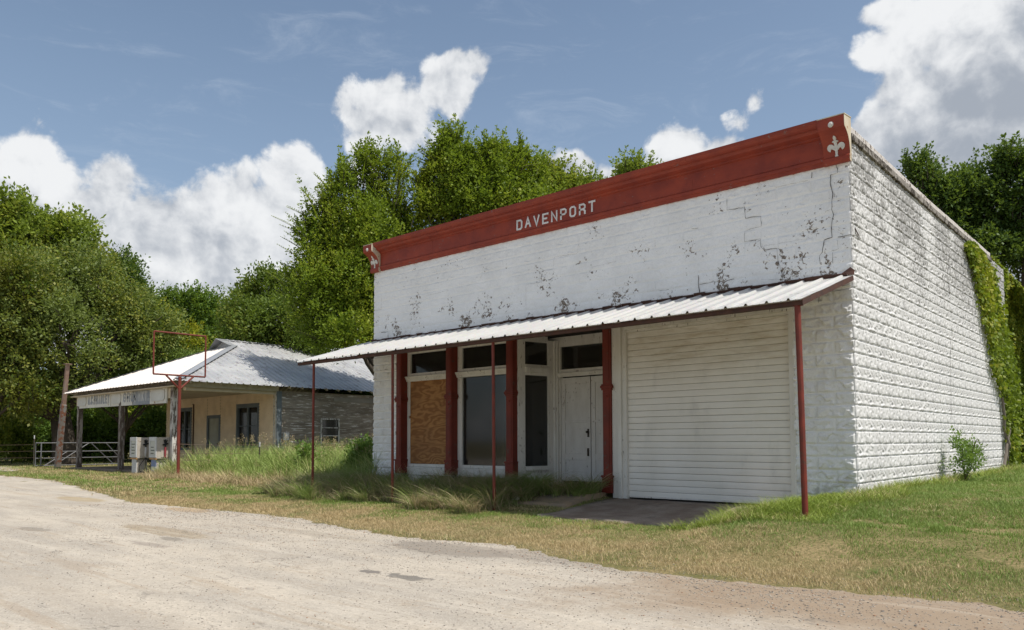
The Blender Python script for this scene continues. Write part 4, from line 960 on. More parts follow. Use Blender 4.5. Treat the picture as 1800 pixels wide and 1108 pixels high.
# ------------------------------------------------------------------ fuel pumps
m_pwhite = worn('pump_white', (.60, .61, .62), (.48, .48, .47), 4, .5, .5, .1, .4, chip=(.25, .14, .09), chipamt=.68)
m_pside = worn('pump_side', (.48, .44, .38), (.38, .34, .29), 3, .5, .6, .1, .3, chip=(.18, .10, .06), chipamt=.66)
m_pblue = worn('pump_blue', (.16, .22, .42), (.24, .28, .42), 4, .5, .5); m_porange = worn('pump_orange', (.52, .27, .09), None, 6, .5, .6)
m_black = mat('black_rubber', lambda t, co, b: (.018, .018, .018, 1), .6, .3); m_redrub = mat('red_nozzle', lambda t, co, b: (.30, .05, .06, 1), .5, .4)
m_dial = worn('dial_face', (.42, .44, .38), (.5, .5, .46), 8, .4, .3, 0, .5)
def pump(loc, label, blue, hosekind):
    r = empty('fuel_pump', loc, label, 'fuel pump'); x, y, z = loc; h = 1.44
    mb = MB(); mb.box(x-.24, x+.20, y-.24, y+.22, z, z+.06); mb.box(x-.22, x+.18, y-.20, y+.20, z+.06, z+.58); mb.build('body', m_pside, r, bevel=.01)
    mb = MB(); mb.box(x-.225, x+.185, y-.228, y-.201, z+.06, z+.30 if blue else z+.24); mb.build('lower_panel', m_pwhite, r)
    mb = MB(); mb.box(x-.225, x+.185, y-.226, y-.201, z+.305 if blue else z+.245, z+.58); mb.build('upper_panel', m_pblue if blue else m_pwhite, r)
    mb = MB(); mb.box(x-.32, x+.27, y-.24, y+.34, z+.61, z+h); mb.box(x-.30, x+.29, y-.07, y+.26, z+.66, z+h-.05); hd = mb.build('head', m_pside, r, bevel=.015)
    mb = MB(); mb.box(x-.33, x+.28, y-.275, y-.241, z+.66, z+.72); mb.box(x-.33, x+.28, y-.275, y-.241, z+h-.14, z+h+.01); mb.box(x-.33, x-.27, y-.275, y-.241, z+.72, z+h-.14); mb.box(x+.22, x+.28, y-.275, y-.241, z+.72, z+h-.14); mb.build('bezel', m_pwhite, hd, bevel=.006)
    mb = MB(); mb.box(x-.27, x+.22, y-.255, y-.242, z+.72, z+h-.14); mb.build('dial', m_dial, hd)
    mb = MB()
    for k in range(4 if not blue else 3): mb.box(x-.20, x+.05+.06*(k % 2), y-.26, y-.2555, z+.80+k*.12, z+.83+k*.12)
    mb.build('digit_row', m_black, hd)
    mb = MB(); mb.box(x-.31, x+.26, y-.262, y-.20, z+.58, z+.625); mb.build('trim_strip', m_porange, r)
    mb = MB(); xn = x+.32; mb.bar((xn, y+.08, z+1.36), (xn, y+.08, z+1.22), .03, .05); mb.bar((xn, y+.02, z+1.34), (xn, y+.05, z+1.22), .02, .03); mb.bar((xn, y+.15, z+1.34), (xn, y+.11, z+1.22), .02, .03)
    mb.bar((xn, y-.02, z+1.15), (xn, y+.18, z+1.20), .05, .06); mb.tube([(xn, y+.08, z+1.22), (xn+.02, y+.07, z+1.05)], .03); nz = mb.build('nozzle', m_black, r)
    mb = MB(); mb.tube([(xn+.02, y+.07, z+1.06), (xn+.01, y+.07, z+.84), (xn, y+.07, z+.66)], [.035, .042, .028]); mb.build('grip', m_redrub if blue else m_pwhite, r)
    mb = MB()
    if hosekind == 0:
        for yy, dd in ((-.12, 0), (.0, .03), (.12, .05)):
            mb.tube([(xn, y+.06, z+.62), (xn+.02+dd, y+.06+yy*.8, z+.50), (xn+.03+dd, y+.05+yy*1.9, z+.30), (xn+.03, y+.04+yy*1.6, z+.12), (xn, y+.0, z+.02)], .014)
        mb.tube([(xn, y+.08, z+.64), (xn+.03, y+.26, z+.52), (xn+.04, y+.34, z+.28), (xn+.02, y+.36, z+.08), (xn+.0, y+.20, z-.02), (xn, y-.3, z-.01), (xn-.15, y-.75, z+.0), (xn-.5, y-.85, z+.0)], .016)
    else:
        c_ = [(xn+.02, y+.0+.16*math.cos(t_), z+.36+.15*math.sin(t_)) for t_ in np.linspace(1.2, 7.6, 14)]
        mb.tube([(xn, y+.06, z+.66), (xn+.01, y+.12, z+.56)]+c_+[(xn+.03, y+.22, z+.3), (xn+.03, y+.22, z+.05), (xn, y-.1, z+.0), (xn-.2, y-.6, z+.0), (xn-.3, y-.8, z+.01)], .016)
        mb.tube([(xn, y+.08, z+.66), (xn+.03, y+.24, z+.44), (xn+.03, y+.24, z+.1), (xn+.02, y+.12, z+.0)], .014)
    mb.build('hose', m_black, r, smooth=True)
    return r
pump((-27.65, .70, -.37), 'fuel pump with white lower panel standing left of the other pump', False, 0)
pump((-26.42, .93, -.37), 'fuel pump with blue lower panel and red nozzle grip, next to the corner porch post', True, 1)

# ------------------------------------------------------------------ red sign frame
sg = empty('sign_frame', (-22.46, -.16, -.40), 'empty red pipe sign frame on a single pole beside the grocery porch', 'sign frame')
x, y = -22.46, -.16; hw = .915; r_ = .030
mb = MB(); mb.tube([(x, y, -.5), (x-.02, y, 1.4), (x, y, 3.16)], .055, 10); mb.build('pole', m_redpost, sg)
mb = MB(); rl = [(x, y-hw, 3.20), (x, y+hw, 3.20), (x, y+hw, 4.66), (x, y-hw, 4.66)]
for k in range(4): mb.tube([rl[k], rl[(k+1) % 4]], r_, 8)
mb.build('frame', m_redpost, sg)
for s in (-1, 1): mb = MB(); mb.tube([(x, y, 2.72), (x, y+s*.48, 3.18)], .034, 8); mb.build('brace', m_redpost, sg)

# ------------------------------------------------------------------ leaning pole, gate, fences
b0 = on(2, -.40, 101, 823); t0 = at(119, 641, 37.9); mid = b0+(t0-b0)*.62
lp = empty('leaning_pole', tuple(b0), 'leaning square rusty pole in front of the farm gate', 'pole')
mb = MB(); mb.bar(b0, mid, .29, .24, up=(0, 1, 0), w2=.27, d2=.22); mb.build('lower_pole', worn('pole_paint', (.29, .285, .275), (.20, .17, .14), 3, .5, .7, .2, .3, chip=(.22, .10, .06), chipamt=.55, chipscale=4), lp, bevel=.02)
mb = MB(); mb.bar(mid-(t0-b0)*.01, t0, .20, .17, up=(0, 1, 0), w2=.17, d2=.15); mb.bar(t0+(0, 0, .0), t0+(0, 0, .03), .34, .3); mb.build('upper_pole', worn('rusty_pole', (.24, .125, .085), (.30, .24, .20), 3, .6, .8, .2), lp)
m_gatem = worn('galvanised_tube', (.24, .245, .26), (.16, .16, .17), 4, .5, .4, .1, .5, .5); m_darktube = worn('dark_tube', (.09, .09, .10), (.14, .14, .15), 4, .5, .5)
ga, gb = np.array([-40.15, .70]), np.array([-40.85, 5.15])
gate = empty('farm_gate', (ga[0], ga[1], -.4), 'galvanised tube farm gate closing the yard behind the leaning pole', 'gate')
def gp(t, z): q = ga+(gb-ga)*t; return (q[0], q[1], z)
mb = MB(); mb.tube([gp(0, -.30), gp(0, .86), gp(1, .86), gp(1, -.30), gp(0, -.30)], .028, 8)
for z_ in (.08, .42): mb.tube([gp(0, z_), gp(1, z_)], .026, 8)
mb.tube([gp(.06, -.30), gp(.06, .86)], .03, 8); mb.build('gate_frame', m_gatem, gate)
for a_, b_ in [((.2, -.30), (.60, .86)), ((.62, .86), (.90, -.30)), ((.80, .86), (1.0, -.05)), ((.1, -.30), (.35, .42))]:
    mb = MB(); mb.tube([gp(*a_), gp(*b_)], .026, 8); mb.build('brace', m_darktube if a_[0] > .5 else m_gatem, gate)
m_tpost = worn('t_post', (.06, .07, .05), (.08, .05, .04), 6, .5, .7)
def tpost(x, y, z0, h, parent):
    mb = MB(); mb.box(x-.025, x+.025, y-.005, y+.005, z0, z0+h-.17); mb.box(x-.005, x+.005, y+.005, y+.035, z0, z0+h-.17); p_ = mb.build('post', m_tpost, parent)
    mb = MB(); mb.box(x-.026, x+.026, y-.006, y+.006, z0+h-.17, z0+h); mb.box(x-.006, x+.006, y+.006, y+.036, z0+h-.17, z0+h); mb.build('post_tip', m_pwhite, p_)
m_wire = mat('rusty_wire', lambda t, co, b: (.13, .09, .07, 1), .6, .4, .5)
fl = empty('wire_fence', (-42, -1, -.42), 'barbed wire fence running left from the gate under the trees', 'fence')
tpost(-40.1, .60, -.5, 1.75, fl)
pf_ = [(-40.1, .6), (-44.5, -2.2), (-49, -5.2)]
for q in pf_[1:]: mb = MB(); mb.tube([(q[0], q[1], -.5), (q[0], q[1], .95)], .05); mb.build('post', worn('fence_wood', (.17, .10, .06), (.12, .09, .07), 5, .5, .9), fl)
mb = MB()
for z_ in (.78, .45, .12):
    for a_, b_ in zip(pf_[:-1], pf_[1:]): mb.tube([(a_[0], a_[1], z_), ((a_[0]+b_[0])/2, (a_[1]+b_[1])/2, z_-.03), (b_[0], b_[1], z_)], .008, 5)
mb.build('wire', m_wire, fl)
f2 = empty('wire_fence', (-21.0, 2.0, -.4), 'thin wire fence with a white-tipped post in the tall weeds between the two buildings', 'fence')
tpost(-21.0, 2.07, -.5, 1.38, f2); tpost(-24.9, 5.2, -.5, 1.3, f2)
mb = MB()
for z_ in (.80, .50, .25): mb.tube([(-22.46, -.16, z_), (-21.7, .9, z_-.03), (-21.0, 2.07, z_-.02)], .006, 5); mb.tube([(-21.0, 2.07, z_-.02), (-18.5, 2.9, z_-.05), (-16., 3.8, z_-.02), (-12.0, 4.5, z_)], .006, 5)
for z_ in (.85, .72): mb.tube([(-22.46, -.16, z_), (-24, 1.0, z_-.06), (-25.9, 1.22, z_-.02)], .006, 5)
mb.build('wire', m_wire, f2)

# ------------------------------------------------------------------ vegetation helpers
def nrm(a): return a/(np.linalg.norm(a, axis=-1, keepdims=True)+1e-9)
def leaves(P, Dd, size, aspect=.55, tilt=.9, rs=R):
    """diamond leaves at P pointing along Dd"""
    n = len(P); Dd = nrm(Dd+rs.normal(0, .45, (n, 3))); N = nrm(np.array([0, 0, 1.])*tilt+rs.normal(0, .55, (n, 3)))
    Sd = nrm(np.cross(Dd, N)); s = (size*rs.uniform(.65, 1.3, n))[:, None]
    V = np.stack([P, P+Dd*s*.5+Sd*s*aspect*.5, P+Dd*s, P+Dd*s*.5-Sd*s*aspect*.5], 1)
    return V.reshape(-1, 3)
def crown_pts(lobes, nspray, kl, spr, up, rs=R, sub=9, inner=.12, el=1):
    C_ = []; Rr_ = []; Wt = []
    for c, r in lobes:
        c = np.array(c); r = np.array(r)
        m_ = sub
        d = nrm(rs.normal(0, 1, (m_, 3))+[0, 0, .25]); cc = c+d*r*rs.uniform(.55, .92, (m_, 1))
        rr = r*rs.uniform(.22, .40, (m_, 1)); C_.append(cc); Rr_.append(rr); Wt.append(np.prod(rr, 1)**.667)
        C_.append(c[None]); Rr_.append((r*.70)[None]); Wt.append(np.array([np.prod(r*.70)**.667*.45]))
    C_ = np.concatenate(C_); Rr_ = np.concatenate(Rr_); Wt = np.concatenate(Wt); Wt /= Wt.sum()
    k = rs.choice(len(C_), nspray, p=Wt); d = nrm(rs.normal(0, 1, (nspray, 3))+[0, 0, .35])
    r = 1-np.abs(rs.normal(0, .10, nspray)); r = np.where(rs.rand(nspray) < inner, rs.rand(nspray), r)
    P = C_[k]+Rr_[k]*d*r[:, None]
    if el > 1:                                                    # clumps drawn out into upright sprays
        ax = nrm(rs.normal(0, .45, (len(C_), 3))+[0, 0, 1.])[k]; q = (d*r[:, None]*ax).sum(1, keepdims=True); P = P+ax*q*Rr_[k].mean(1, keepdims=True)*(el-1)*np.where(q > 0, 1, .4)
    dirn = nrm(d*.7+np.array([0, 0, up])+rs.normal(0, .35, (nspray, 3)))
    t = rs.uniform(0, 1, (nspray, kl)); L = spr*rs.uniform(.6, 1.4, (nspray, 1))
    side = rs.normal(0, 1, (nspray, kl, 3)); Q = P[:, None]+dirn[:, None]*(t*L)[..., None]+side*spr*.16
    LD = nrm(dirn[:, None]*.7+nrm(side)*.8)
    return Q.reshape(-1, 3), LD.reshape(-1, 3)
def shoots(bases, dirs, lens, leaf, rs=R, step=.085):
    """long arching shoots with leaves set alternately: returns leaf verts and stem polylines"""
    Vs = []; stems = []
    for b, d, L in zip(bases, dirs, lens):
        n = max(6, int(L/step)); t = np.linspace(0, 1, n); d = nrm(np.array(d)); out = np.array([d[0], d[1], 0]); 
        P = b+d*(t*L)[:, None]+out*(t**2*L*.22)[:, None]+np.array([0, 0, -1])*(t**2*L*.16)[:, None]
        stems.append(P); T = nrm(np.gradient(P, axis=0)); sd_ = nrm(np.cross(T, [0, 0, 1])+1e-6)
        for s in (-1, 1):
            Q = P+T*step*.25*s; D_ = nrm(T*.45+sd_*s+np.array([0, 0, .10])); sz = leaf*(1-.45*t)
            N = nrm(np.array([0, 0, 1.])+rs.normal(0, .25, (n, 3))); S_ = nrm(np.cross(D_, N)); z_ = sz[:, None]
            Vs.append(np.stack([Q, Q+D_*z_*.5+S_*z_*.26, Q+D_*z_, Q+D_*z_*.5-S_*z_*.26], 1).reshape(-1, 3))
    return np.concatenate(Vs), stems
def quads(n): return np.arange(n*4).reshape(n, 4)
def limb(mb, a, b, r0, r1, seed, wob=.08, n=7):
    rs = np.random.RandomState(seed); a = np.array(a, float); b = np.array(b, float); L = np.linalg.norm(b-a)
    P = [a+(b-a)*t+rs.normal(0, wob*L*.35, 3)*math.sin(math.pi*t)+np.array([0, 0, L*.07*math.sin(math.pi*t)]) for t in np.linspace(0, 1, n)]
    mb.tube(P, list(np.linspace(r0, r1, n)), 7); return P
m_bark = worn('bark', (.085, .07, .055), (.05, .042, .035), 6, .6, .95, .8, .1, stretch=(2, 2, .5))
m_barkp = worn('pale_bark', (.24, .21, .18), (.13, .11, .09), 5, .6, .9, .6, .1, stretch=(2, 2, .6))
def px_lobes(L, D):
    out = []
    for (x, y, dD, rx, ry) in L:
        d = D+dD; c = at(x, y, d); out.append((c, (rx*d/FPX, (rx+ry)/2*d/FPX*.9, ry*d/FPX)))
    return out
def tree(name, label, cat, base_px, D, L, lm, n, leaf=.17, kl=12, spr=.6, up=.35, group=None, trunk_r=.25, bark=None, sub=9, shoot=None, inner=.12, flower=None, bare=0, el=1, plume=(60, .9, .22, 45), spires=()):
    lobes = px_lobes(L, D); g = at(base_px, 800, D); base = np.array([g[0], g[1], float(gz(g[0], g[1]))])
    root = empty(name, tuple(base), label, cat, group)
    sd_ = abs(hash(label)) % 9999 if False else sum(map(ord, label)) % 9999; rs = np.random.RandomState(sd_)
    mb = MB(); cen = np.mean([c for c, r in lobes], 0); fork = base+(np.array([cen[0], cen[1], base[2]])-base)*.35+np.array([0, 0, (cen[2]-base[2])*.45])
    mb.tube([base-[0, 0, .3], base+[0, 0, .15], base+(fork-base)*.5+rs.normal(0, .06, 3), fork], [trunk_r*1.6, trunk_r*1.15, trunk_r*.95, trunk_r*.8], 12)
    for k, (c, r) in enumerate(lobes):
        P = limb(mb, fork-[0, 0, rs.uniform(0, .8)], c, trunk_r*.5, trunk_r*.18, sd_+k)
        for q in range(4):
            e = c+nrm(rs.normal(0, 1, 3)+[0, 0, .4])*np.array(r)*rs.uniform(.7, 1.0); limb(mb, P[3+q % 3], e, trunk_r*.2, .012, sd_+k*7+q, .12, 6)
    for q in range(bare):
        c, r = lobes[q % len(lobes)]; e = c+nrm(np.array([CAM[0]-c[0], CAM[1]-c[1], 0])*.05+rs.normal(0, 1, 3)+[0, 0, .2])*np.array(r)*1.02
        limb(mb, c+(e-c)*.3, e, .045, .012, sd_+q*3+1, .15, 6)
    tm = mb
    Q, LD = crown_pts(lobes, n, kl, spr, up, rs, int(sub*1.7), inner, el); V = leaves(Q, LD, leaf, rs=rs)
    if shoot:
        cnt, Ls, leafs, spots = shoot; B = []; Dn = []; Ln = []
        if spots:
            for (x0, y0, x1, y1, k) in spots:
                for q in range(k):
                    jx, jy = rs.normal(0, 6, 2); a_ = at(x0+jx, y0+jy, D+rs.uniform(-.6, .6)); b_ = at(x1+jx*.5+rs.normal(0, 3), y1+jy*.5+rs.normal(0, 3), D+rs.uniform(-.6, .6))
                    B.append(a_); Dn.append(b_-a_); Ln.append(np.linalg.norm(b_-a_))
        for q in range(cnt):
            c, r = lobes[rs.randint(len(lobes))]; d = nrm(rs.normal(0, 1, 3)*[1, 1, .6]+[0, 0, .9]); B.append(c+d*np.array(r)*.85); Dn.append(d+[0, 0, .5]); Ln.append(Ls*rs.uniform(.6, 1.3))
        V2, stems = shoots(B, Dn, Ln, leafs*1.25, rs); V = np.concatenate([V, V2])
        for P in stems: tm.tube([P[0], P[len(P)//2], P[-1]], [.016, .011, .004], 4, cap=False)
    if plume:                                                     # leafy shoots breaking the outline
        cnt, Lp, rp, nl = plume; A_ = []; Dp = []
        for q in range(cnt):
            c, r = lobes[rs.randint(len(lobes))]; d = nrm(rs.normal(0, 1, 3)*[1, 1, .7]+[0, 0, .8]); A_.append(c+d*np.array(r)*rs.uniform(.75, 1.0)); Dp.append(nrm(d*.55+[0, 0, .75]+rs.normal(0, .22, 3)))
        for (x0, y0, x1, y1) in spires:
            a_ = at(x0, y0, D+rs.uniform(-.4, .4)); b_ = at(x1, y1, D+rs.uniform(-.4, .4)); nseg = max(1, int(np.linalg.norm(b_-a_)/Lp+.5))
            for q in range(nseg): A_.append(a_+(b_-a_)*q/nseg); Dp.append(nrm(b_-a_))
        A_ = np.array(A_); Dp = np.array(Dp); k = np.repeat(np.arange(len(A_)), nl); t_ = rs.rand(len(k)); Ls_ = (Lp*rs.uniform(.6, 1.5, len(A_)))[k]
        sd2 = rs.normal(0, 1, (len(k), 3)); sd2 -= Dp[k]*(sd2*Dp[k]).sum(1, keepdims=True); sd2 = nrm(sd2)
        Pp = A_[k]+Dp[k]*(t_*Ls_)[:, None]+sd2*(rp*(1.05-t_)*rs.uniform(.2, 1, len(k)))[:, None]
        V = np.concatenate([V, leaves(Pp, Dp[k]*.7+sd2*.9, leaf*.95, rs=rs)])
        for q in range(len(A_)): tm.tube([A_[q]-Dp[q]*.3, A_[q]+Dp[q]*Lp*.9], [.02, .006], 4, cap=False)
    tm.build('trunk', bark or m_bark, root, smooth=True)
    mesh_np('crown', V, quads(len(V)//4), lm, root)
    if flower:
        fm, fn, fs = flower; Qf, Lf = crown_pts(lobes, fn, 5, .10, .8, rs, sub, 0.0); Vf = leaves(Qf, Lf, fs, .9, rs=rs); mesh_np('flower', Vf, quads(len(Vf)//4), fm, root)
    return root
lm_oak = leafmat('leaf_olive', (.14, .19, .05), (.20, .25, .065), (.28, .29, .05), .4)
lm_bright = leafmat('leaf_bright', (.16, .235, .035), (.29, .36, .055), (.35, .38, .05), .42)
lm_elm = leafmat('leaf_elm', (.12, .195, .018), (.25, .33, .03), (.33, .38, .04), .42)
lm_mid = leafmat('leaf_mid', (.085, .165, .026), (.16, .25, .04), None, .4)
lm_dark = leafmat('leaf_dark', (.06, .12, .025), (.12, .19, .04), None, .35)
lm_yel = leafmat('leaf_yellow', (.30, .31, .018), (.46, .42, .03), (.18, .26, .03), .42)
lm_mim = leafmat('leaf_mimosa', (.14, .215, .045), (.21, .29, .06), None, .4)
lm_vine = leafmat('leaf_vine', (.20, .27, .018), (.12, .18, .02), (.34, .35, .03), .4)
lm_shrub = leafmat('leaf_shrub', (.10, .19, .04), (.19, .30, .065), None, .4)
m_pink = leafmat('mimosa_flower', (.62, .30, .26), (.70, .42, .36), None, .2)

TG = 'trees behind the buildings'
tree('oak_tree', 'big olive-green oak with a thick dark trunk behind the leaning pole', 'tree', 116, 44,
     [(60, 520, 0, 100, 70), (-40, 560, 2, 110, 100), (160, 500, 1, 75, 55), (210, 580, 2, 85, 75), (110, 600, -2, 100, 70), (20, 640, -2, 90, 60), (-60, 690, 0, 90, 60), (270, 600, 3, 60, 60), (60, 700, -1, 70, 40), (10, 590, -3, 70, 50)], lm_oak, 9000, .18, 12, .7, .15, TG, .62, bare=16, sub=12)
tree('broadleaf_tree', 'tall pale green tree topping the left edge behind the oak', 'tree', 60, 56,
     [(30, 400, 0, 55, 50), (-20, 430, 0, 60, 60), (70, 440, 0, 60, 45), (130, 430, 1, 50, 45), (155, 465, 1, 40, 50), (0, 480, 0, 80, 60), (90, 490, 2, 70, 50), (-90, 450, 0, 70, 60)], lm_bright, 4200, .30, 10, .9, .5, TG, .35, sub=12)
tree('yellowing_tree', 'yellow-green tree leaning in at the left edge in front of the oak', 'tree', -10, 41,
     [(15, 490, 0, 48, 42), (35, 530, 0, 38, 30), (-40, 540, 0, 60, 60), (10, 610, 0, 40, 50), (40, 700, 0, 55, 30), (-20, 680, 0, 50, 50)], leafmat('leaf_gold', (.12, .14, .02), (.19, .19, .03), (.08, .13, .02)), 1500, .20, 10, .7, .3, TG, .2)
tree('evergreen_tree', 'dark narrow tree rising just right of the oak crown', 'tree', 215, 60,
     [(215, 500, 0, 26, 48), (200, 540, 0, 36, 50), (236, 545, 0, 22, 48), (225, 600, 0, 40, 60)], lm_dark, 1500, .24, 12, .8, .9, TG, .25)
tree('yellow_tree', 'small bright yellow-green tree seen through the red sign frame', 'tree', 300, 49,
     [(285, 585, 0, 38, 34), (262, 610, 0, 35, 30), (320, 610, 0, 30, 34), (340, 625, 0, 18, 30), (300, 640, 0, 40, 30)], lm_yel, 950, .20, 11, .6, .3, TG, .15, bare=5)
tree('mimosa_tree', 'feathery mimosa with pink flowers behind the grocery roof', 'tree', 205, 46.5,
     [(170, 650, 0, 55, 26), (240, 655, 0, 60, 30), (310, 650, 1, 50, 26), (200, 690, 0, 85, 30), (290, 690, 1, 70, 30), (140, 680, -1, 35, 24), (340, 640, 2, 30, 22)], lm_mim, 4200, .11, 18, .55, .1, TG, .2, flower=(m_pink, 150, .10), bare=6)
tree('poplar_tree', 'dark row of upright-shooted trees behind the grocery ridge', 'tree', 330, 66,
     [(x, y, 0, 15, 50) for x, y in [(283, 575), (300, 580), (318, 580), (335, 575), (352, 578), (368, 572), (384, 584), (398, 595)]]+[(300, 625, 0, 50, 45), (360, 625, 0, 55, 45), (410, 630, 0, 40, 45)], lm_mid, 3400, .26, 12, .9, 1.3, TG, .25, sub=7, el=1.8, plume=(60, 1.6, .40, 50), spires=[(x, y+45, x+rx_, y+2) for x, y, rx_ in [(281, 510, -3), (300, 515, 2), (322, 512, 2), (334, 518, 4), (345, 500, 6), (362, 512, 2), (372, 520, 5), (386, 520, 8), (398, 528, 6), (308, 505, 0), (352, 515, 0), (290, 520, 4)]])
tree('light_elm_tree', 'light green bushy tree between the grocery ridge and the tall elm', 'tree', 455, 40,
     [(470, 526, 2, 45, 35), (430, 586, 0, 40, 45), (480, 586, 0, 60, 50), (450, 626, 0, 60, 30), (520, 616, 0, 55, 45), (430, 541, 3, 22, 34), (420, 646, 1, 40, 30)], leafmat('leaf_light_elm', (.075, .13, .018), (.15, .21, .03), (.19, .22, .035)), 3600, .18, 11, .6, .35, TG, .22, bare=8, el=1.5)
tree('elm_tree', 'tall spiky elm rising beside the left end of the white store', 'tree', 700, 33.5, plume=(170, .9, .20, 48), spires=[(604, 350, 602, 288), (612, 350, 618, 300), (640, 330, 638, 262), (650, 335, 652, 272), (668, 340, 665, 284), (700, 350, 702, 275), (690, 350, 688, 300), (715, 360, 722, 312), (580, 400, 560, 330), (565, 420, 535, 350), (590, 380, 580, 318), (625, 340, 628, 290), (560, 450, 520, 400), (545, 480, 505, 440), (725, 390, 735, 345), (540, 360, 530, 330)], L=
     [(575, 460, 0, 45, 60), (620, 410, 0, 42, 60), (655, 365, .5, 30, 40), (688, 400, 1, 26, 50), (600, 520, 0, 80, 70), (560, 560, -.5, 55, 60), (640, 560, 1, 80, 60), (700, 470, 1, 50, 70), (530, 520, 0, 40, 40), (600, 600, -1, 70, 28), (640, 440, 0, 60, 60), (606, 325, 0, 10, 30), (640, 300, .5, 11, 34), (666, 312, .4, 10, 32), (700, 315, .8, 9, 32), (573, 385, .2, 16, 28), (545, 420, .2, 20, 28), (585, 350, .2, 9, 26)], lm=lm_elm, n=7600, leaf=.14, kl=12, spr=.45, up=.75, group=TG, trunk_r=.26, sub=11, el=2.0, inner=.06,
     shoot=(150, .8, .15, [(560, 430, 492, 362, 1), (565, 405, 512, 345, 2), (570, 380, 540, 315, 2), (585, 370, 575, 315, 2), (555, 460, 505, 400, 2), (540, 480, 497, 425, 1), (600, 340, 603, 290, 3), (640, 320, 645, 262, 4), (660, 330, 668, 275, 3), (690, 340, 703, 275, 4), (560, 500, 505, 455, 3), (630, 330, 610, 285, 3), (700, 360, 715, 300, 3)]))
tree('elm_tree', 'broad elm crown showing above the middle of the red cornice', 'tree', 830, 34, plume=(130, .9, .20, 48), spires=[(786, 300, 782, 240), (795, 300, 800, 250), (770, 310, 762, 256), (806, 300, 818, 262), (862, 300, 860, 256), (880, 300, 884, 262), (905, 310, 918, 268), (835, 310, 836, 275), (750, 350, 738, 300), (848, 300, 848, 268), (930, 320, 945, 290), (825, 300, 826, 268), (893, 300, 898, 272)], L=
     [(785, 340, 0, 38, 50), (805, 310, 0, 28, 36), (860, 325, 0, 45, 42), (900, 335, 1, 34, 42), (830, 375, 0, 60, 45), (765, 390, 0, 34, 40), (940, 345, 1, 28, 30), (900, 390, 0, 70, 50), (786, 275, 0, 10, 32), (800, 272, .3, 9, 26), (768, 300, 0, 9, 30), (862, 280, 0, 12, 26), (885, 290, 0, 12, 26), (915, 290, .5, 11, 24), (835, 300, 0, 14, 24), (948, 312, 1, 10, 22), (745, 345, 0, 14, 26)], lm=lm_elm, n=5200, leaf=.15, kl=12, spr=.45, up=.75, group=TG, trunk_r=.26, sub=11, el=2.0, inner=.06,
     shoot=(130, .8, .15, [(785, 290, 783, 240, 4), (790, 280, 797, 243, 3), (770, 300, 757, 258, 3), (860, 280, 862, 255, 3), (900, 300, 915, 265, 3), (740, 340, 722, 300, 4), (930, 310, 945, 290, 3)]))
tree('broadleaf_tree', 'low leafy treetop peeping over the cornice near the lettering', 'tree', 985, 38, [(960, 330, 0, 30, 32), (1000, 345, 0, 40, 28), (1025, 345, 0, 22, 24), (980, 370, 0, 40, 30)], lm_bright, 1100, .17, 11, .5, .5, TG, .18)
tree('broadleaf_tree', 'tiny leafy tip showing over the cornice right of the lettering', 'tree', 1110, 38, [(1105, 318, 0, 18, 18), (1125, 325, 0, 26, 24), (1100, 345, 0, 30, 26)], lm_bright, 420, .16, 10, .4, .5, TG, .15)
tree('pecan_tree', 'dark tree behind the right end of the white store', 'tree', 1700, 37,
     [(1630, 330, 0, 26, 44), (1660, 370, 0, 50, 55), (1700, 350, 0, 30, 48), (1730, 380, 0, 50, 50), (1745, 330, .5, 22, 36), (1700, 440, 0, 70, 50), (1770, 450, 0, 60, 60), (1605, 300, 0, 12, 10)], lm_dark, 3300, .18, 12, .5, .5, TG, .2, sub=7, inner=.03, bare=6, el=1.5, plume=(60, .9, .2, 45), spires=[(1625, 330, 1592, 292), (1635, 330, 1628, 278), (1665, 340, 1662, 300), (1690, 340, 1684, 302), (1705, 340, 1712, 298), (1725, 330, 1735, 302)])
tree('pecan_tree', 'airy tree reaching up at the right edge of the sky', 'tree', 1830, 36,
     [(1790, 290, 0, 22, 22), (1760, 300, .3, 10, 24), (1830, 330, 0, 50, 60), (1800, 380, 0, 40, 40), (1830, 440, 0, 70, 60), (1880, 370, 0, 60, 70)], lm_dark, 2000, .19, 12, .5, .5, TG, .2, sub=6, inner=.03, bare=6, el=1.5)
# dense lower growth behind the yard
bush = [(-20, 760, 48, 90, 60), (60, 770, 52, 70, 55), (150, 770, 50, 60, 60), (215, 760, 53, 60, 60), (290, 760, 51, 55, 60), (340, 760, 60, 60, 80), (420, 700, 56, 70, 60), (250, 700, 56, 80, 50), (100, 720, 58, 90, 60), (-10, 700, 56, 80, 60), (520, 690, 52, 80, 60), (620, 700, 46, 70, 60), (30, 740, 60, 90, 60), (180, 730, 62, 90, 70)]
for k, (x, y, D, rx, ry) in enumerate(bush):
    nm = 'dark bush in the thicket behind the grocery yard'
    L = [(x, y, 0, rx*.8, ry*.8), (x-rx*.4, y+ry*.35, 0, rx*.5, ry*.5), (x+rx*.45, y+ry*.3, 0, rx*.5, ry*.5)]
    tree('bush', nm, 'bush', x, D, L, [lm_bright, lm_shrub, lm_mid][k % 3], 1100, .24, 11, .8, .3, 'bushes in the thicket behind the yard', .10, plume=(10, .9, .25, 40))

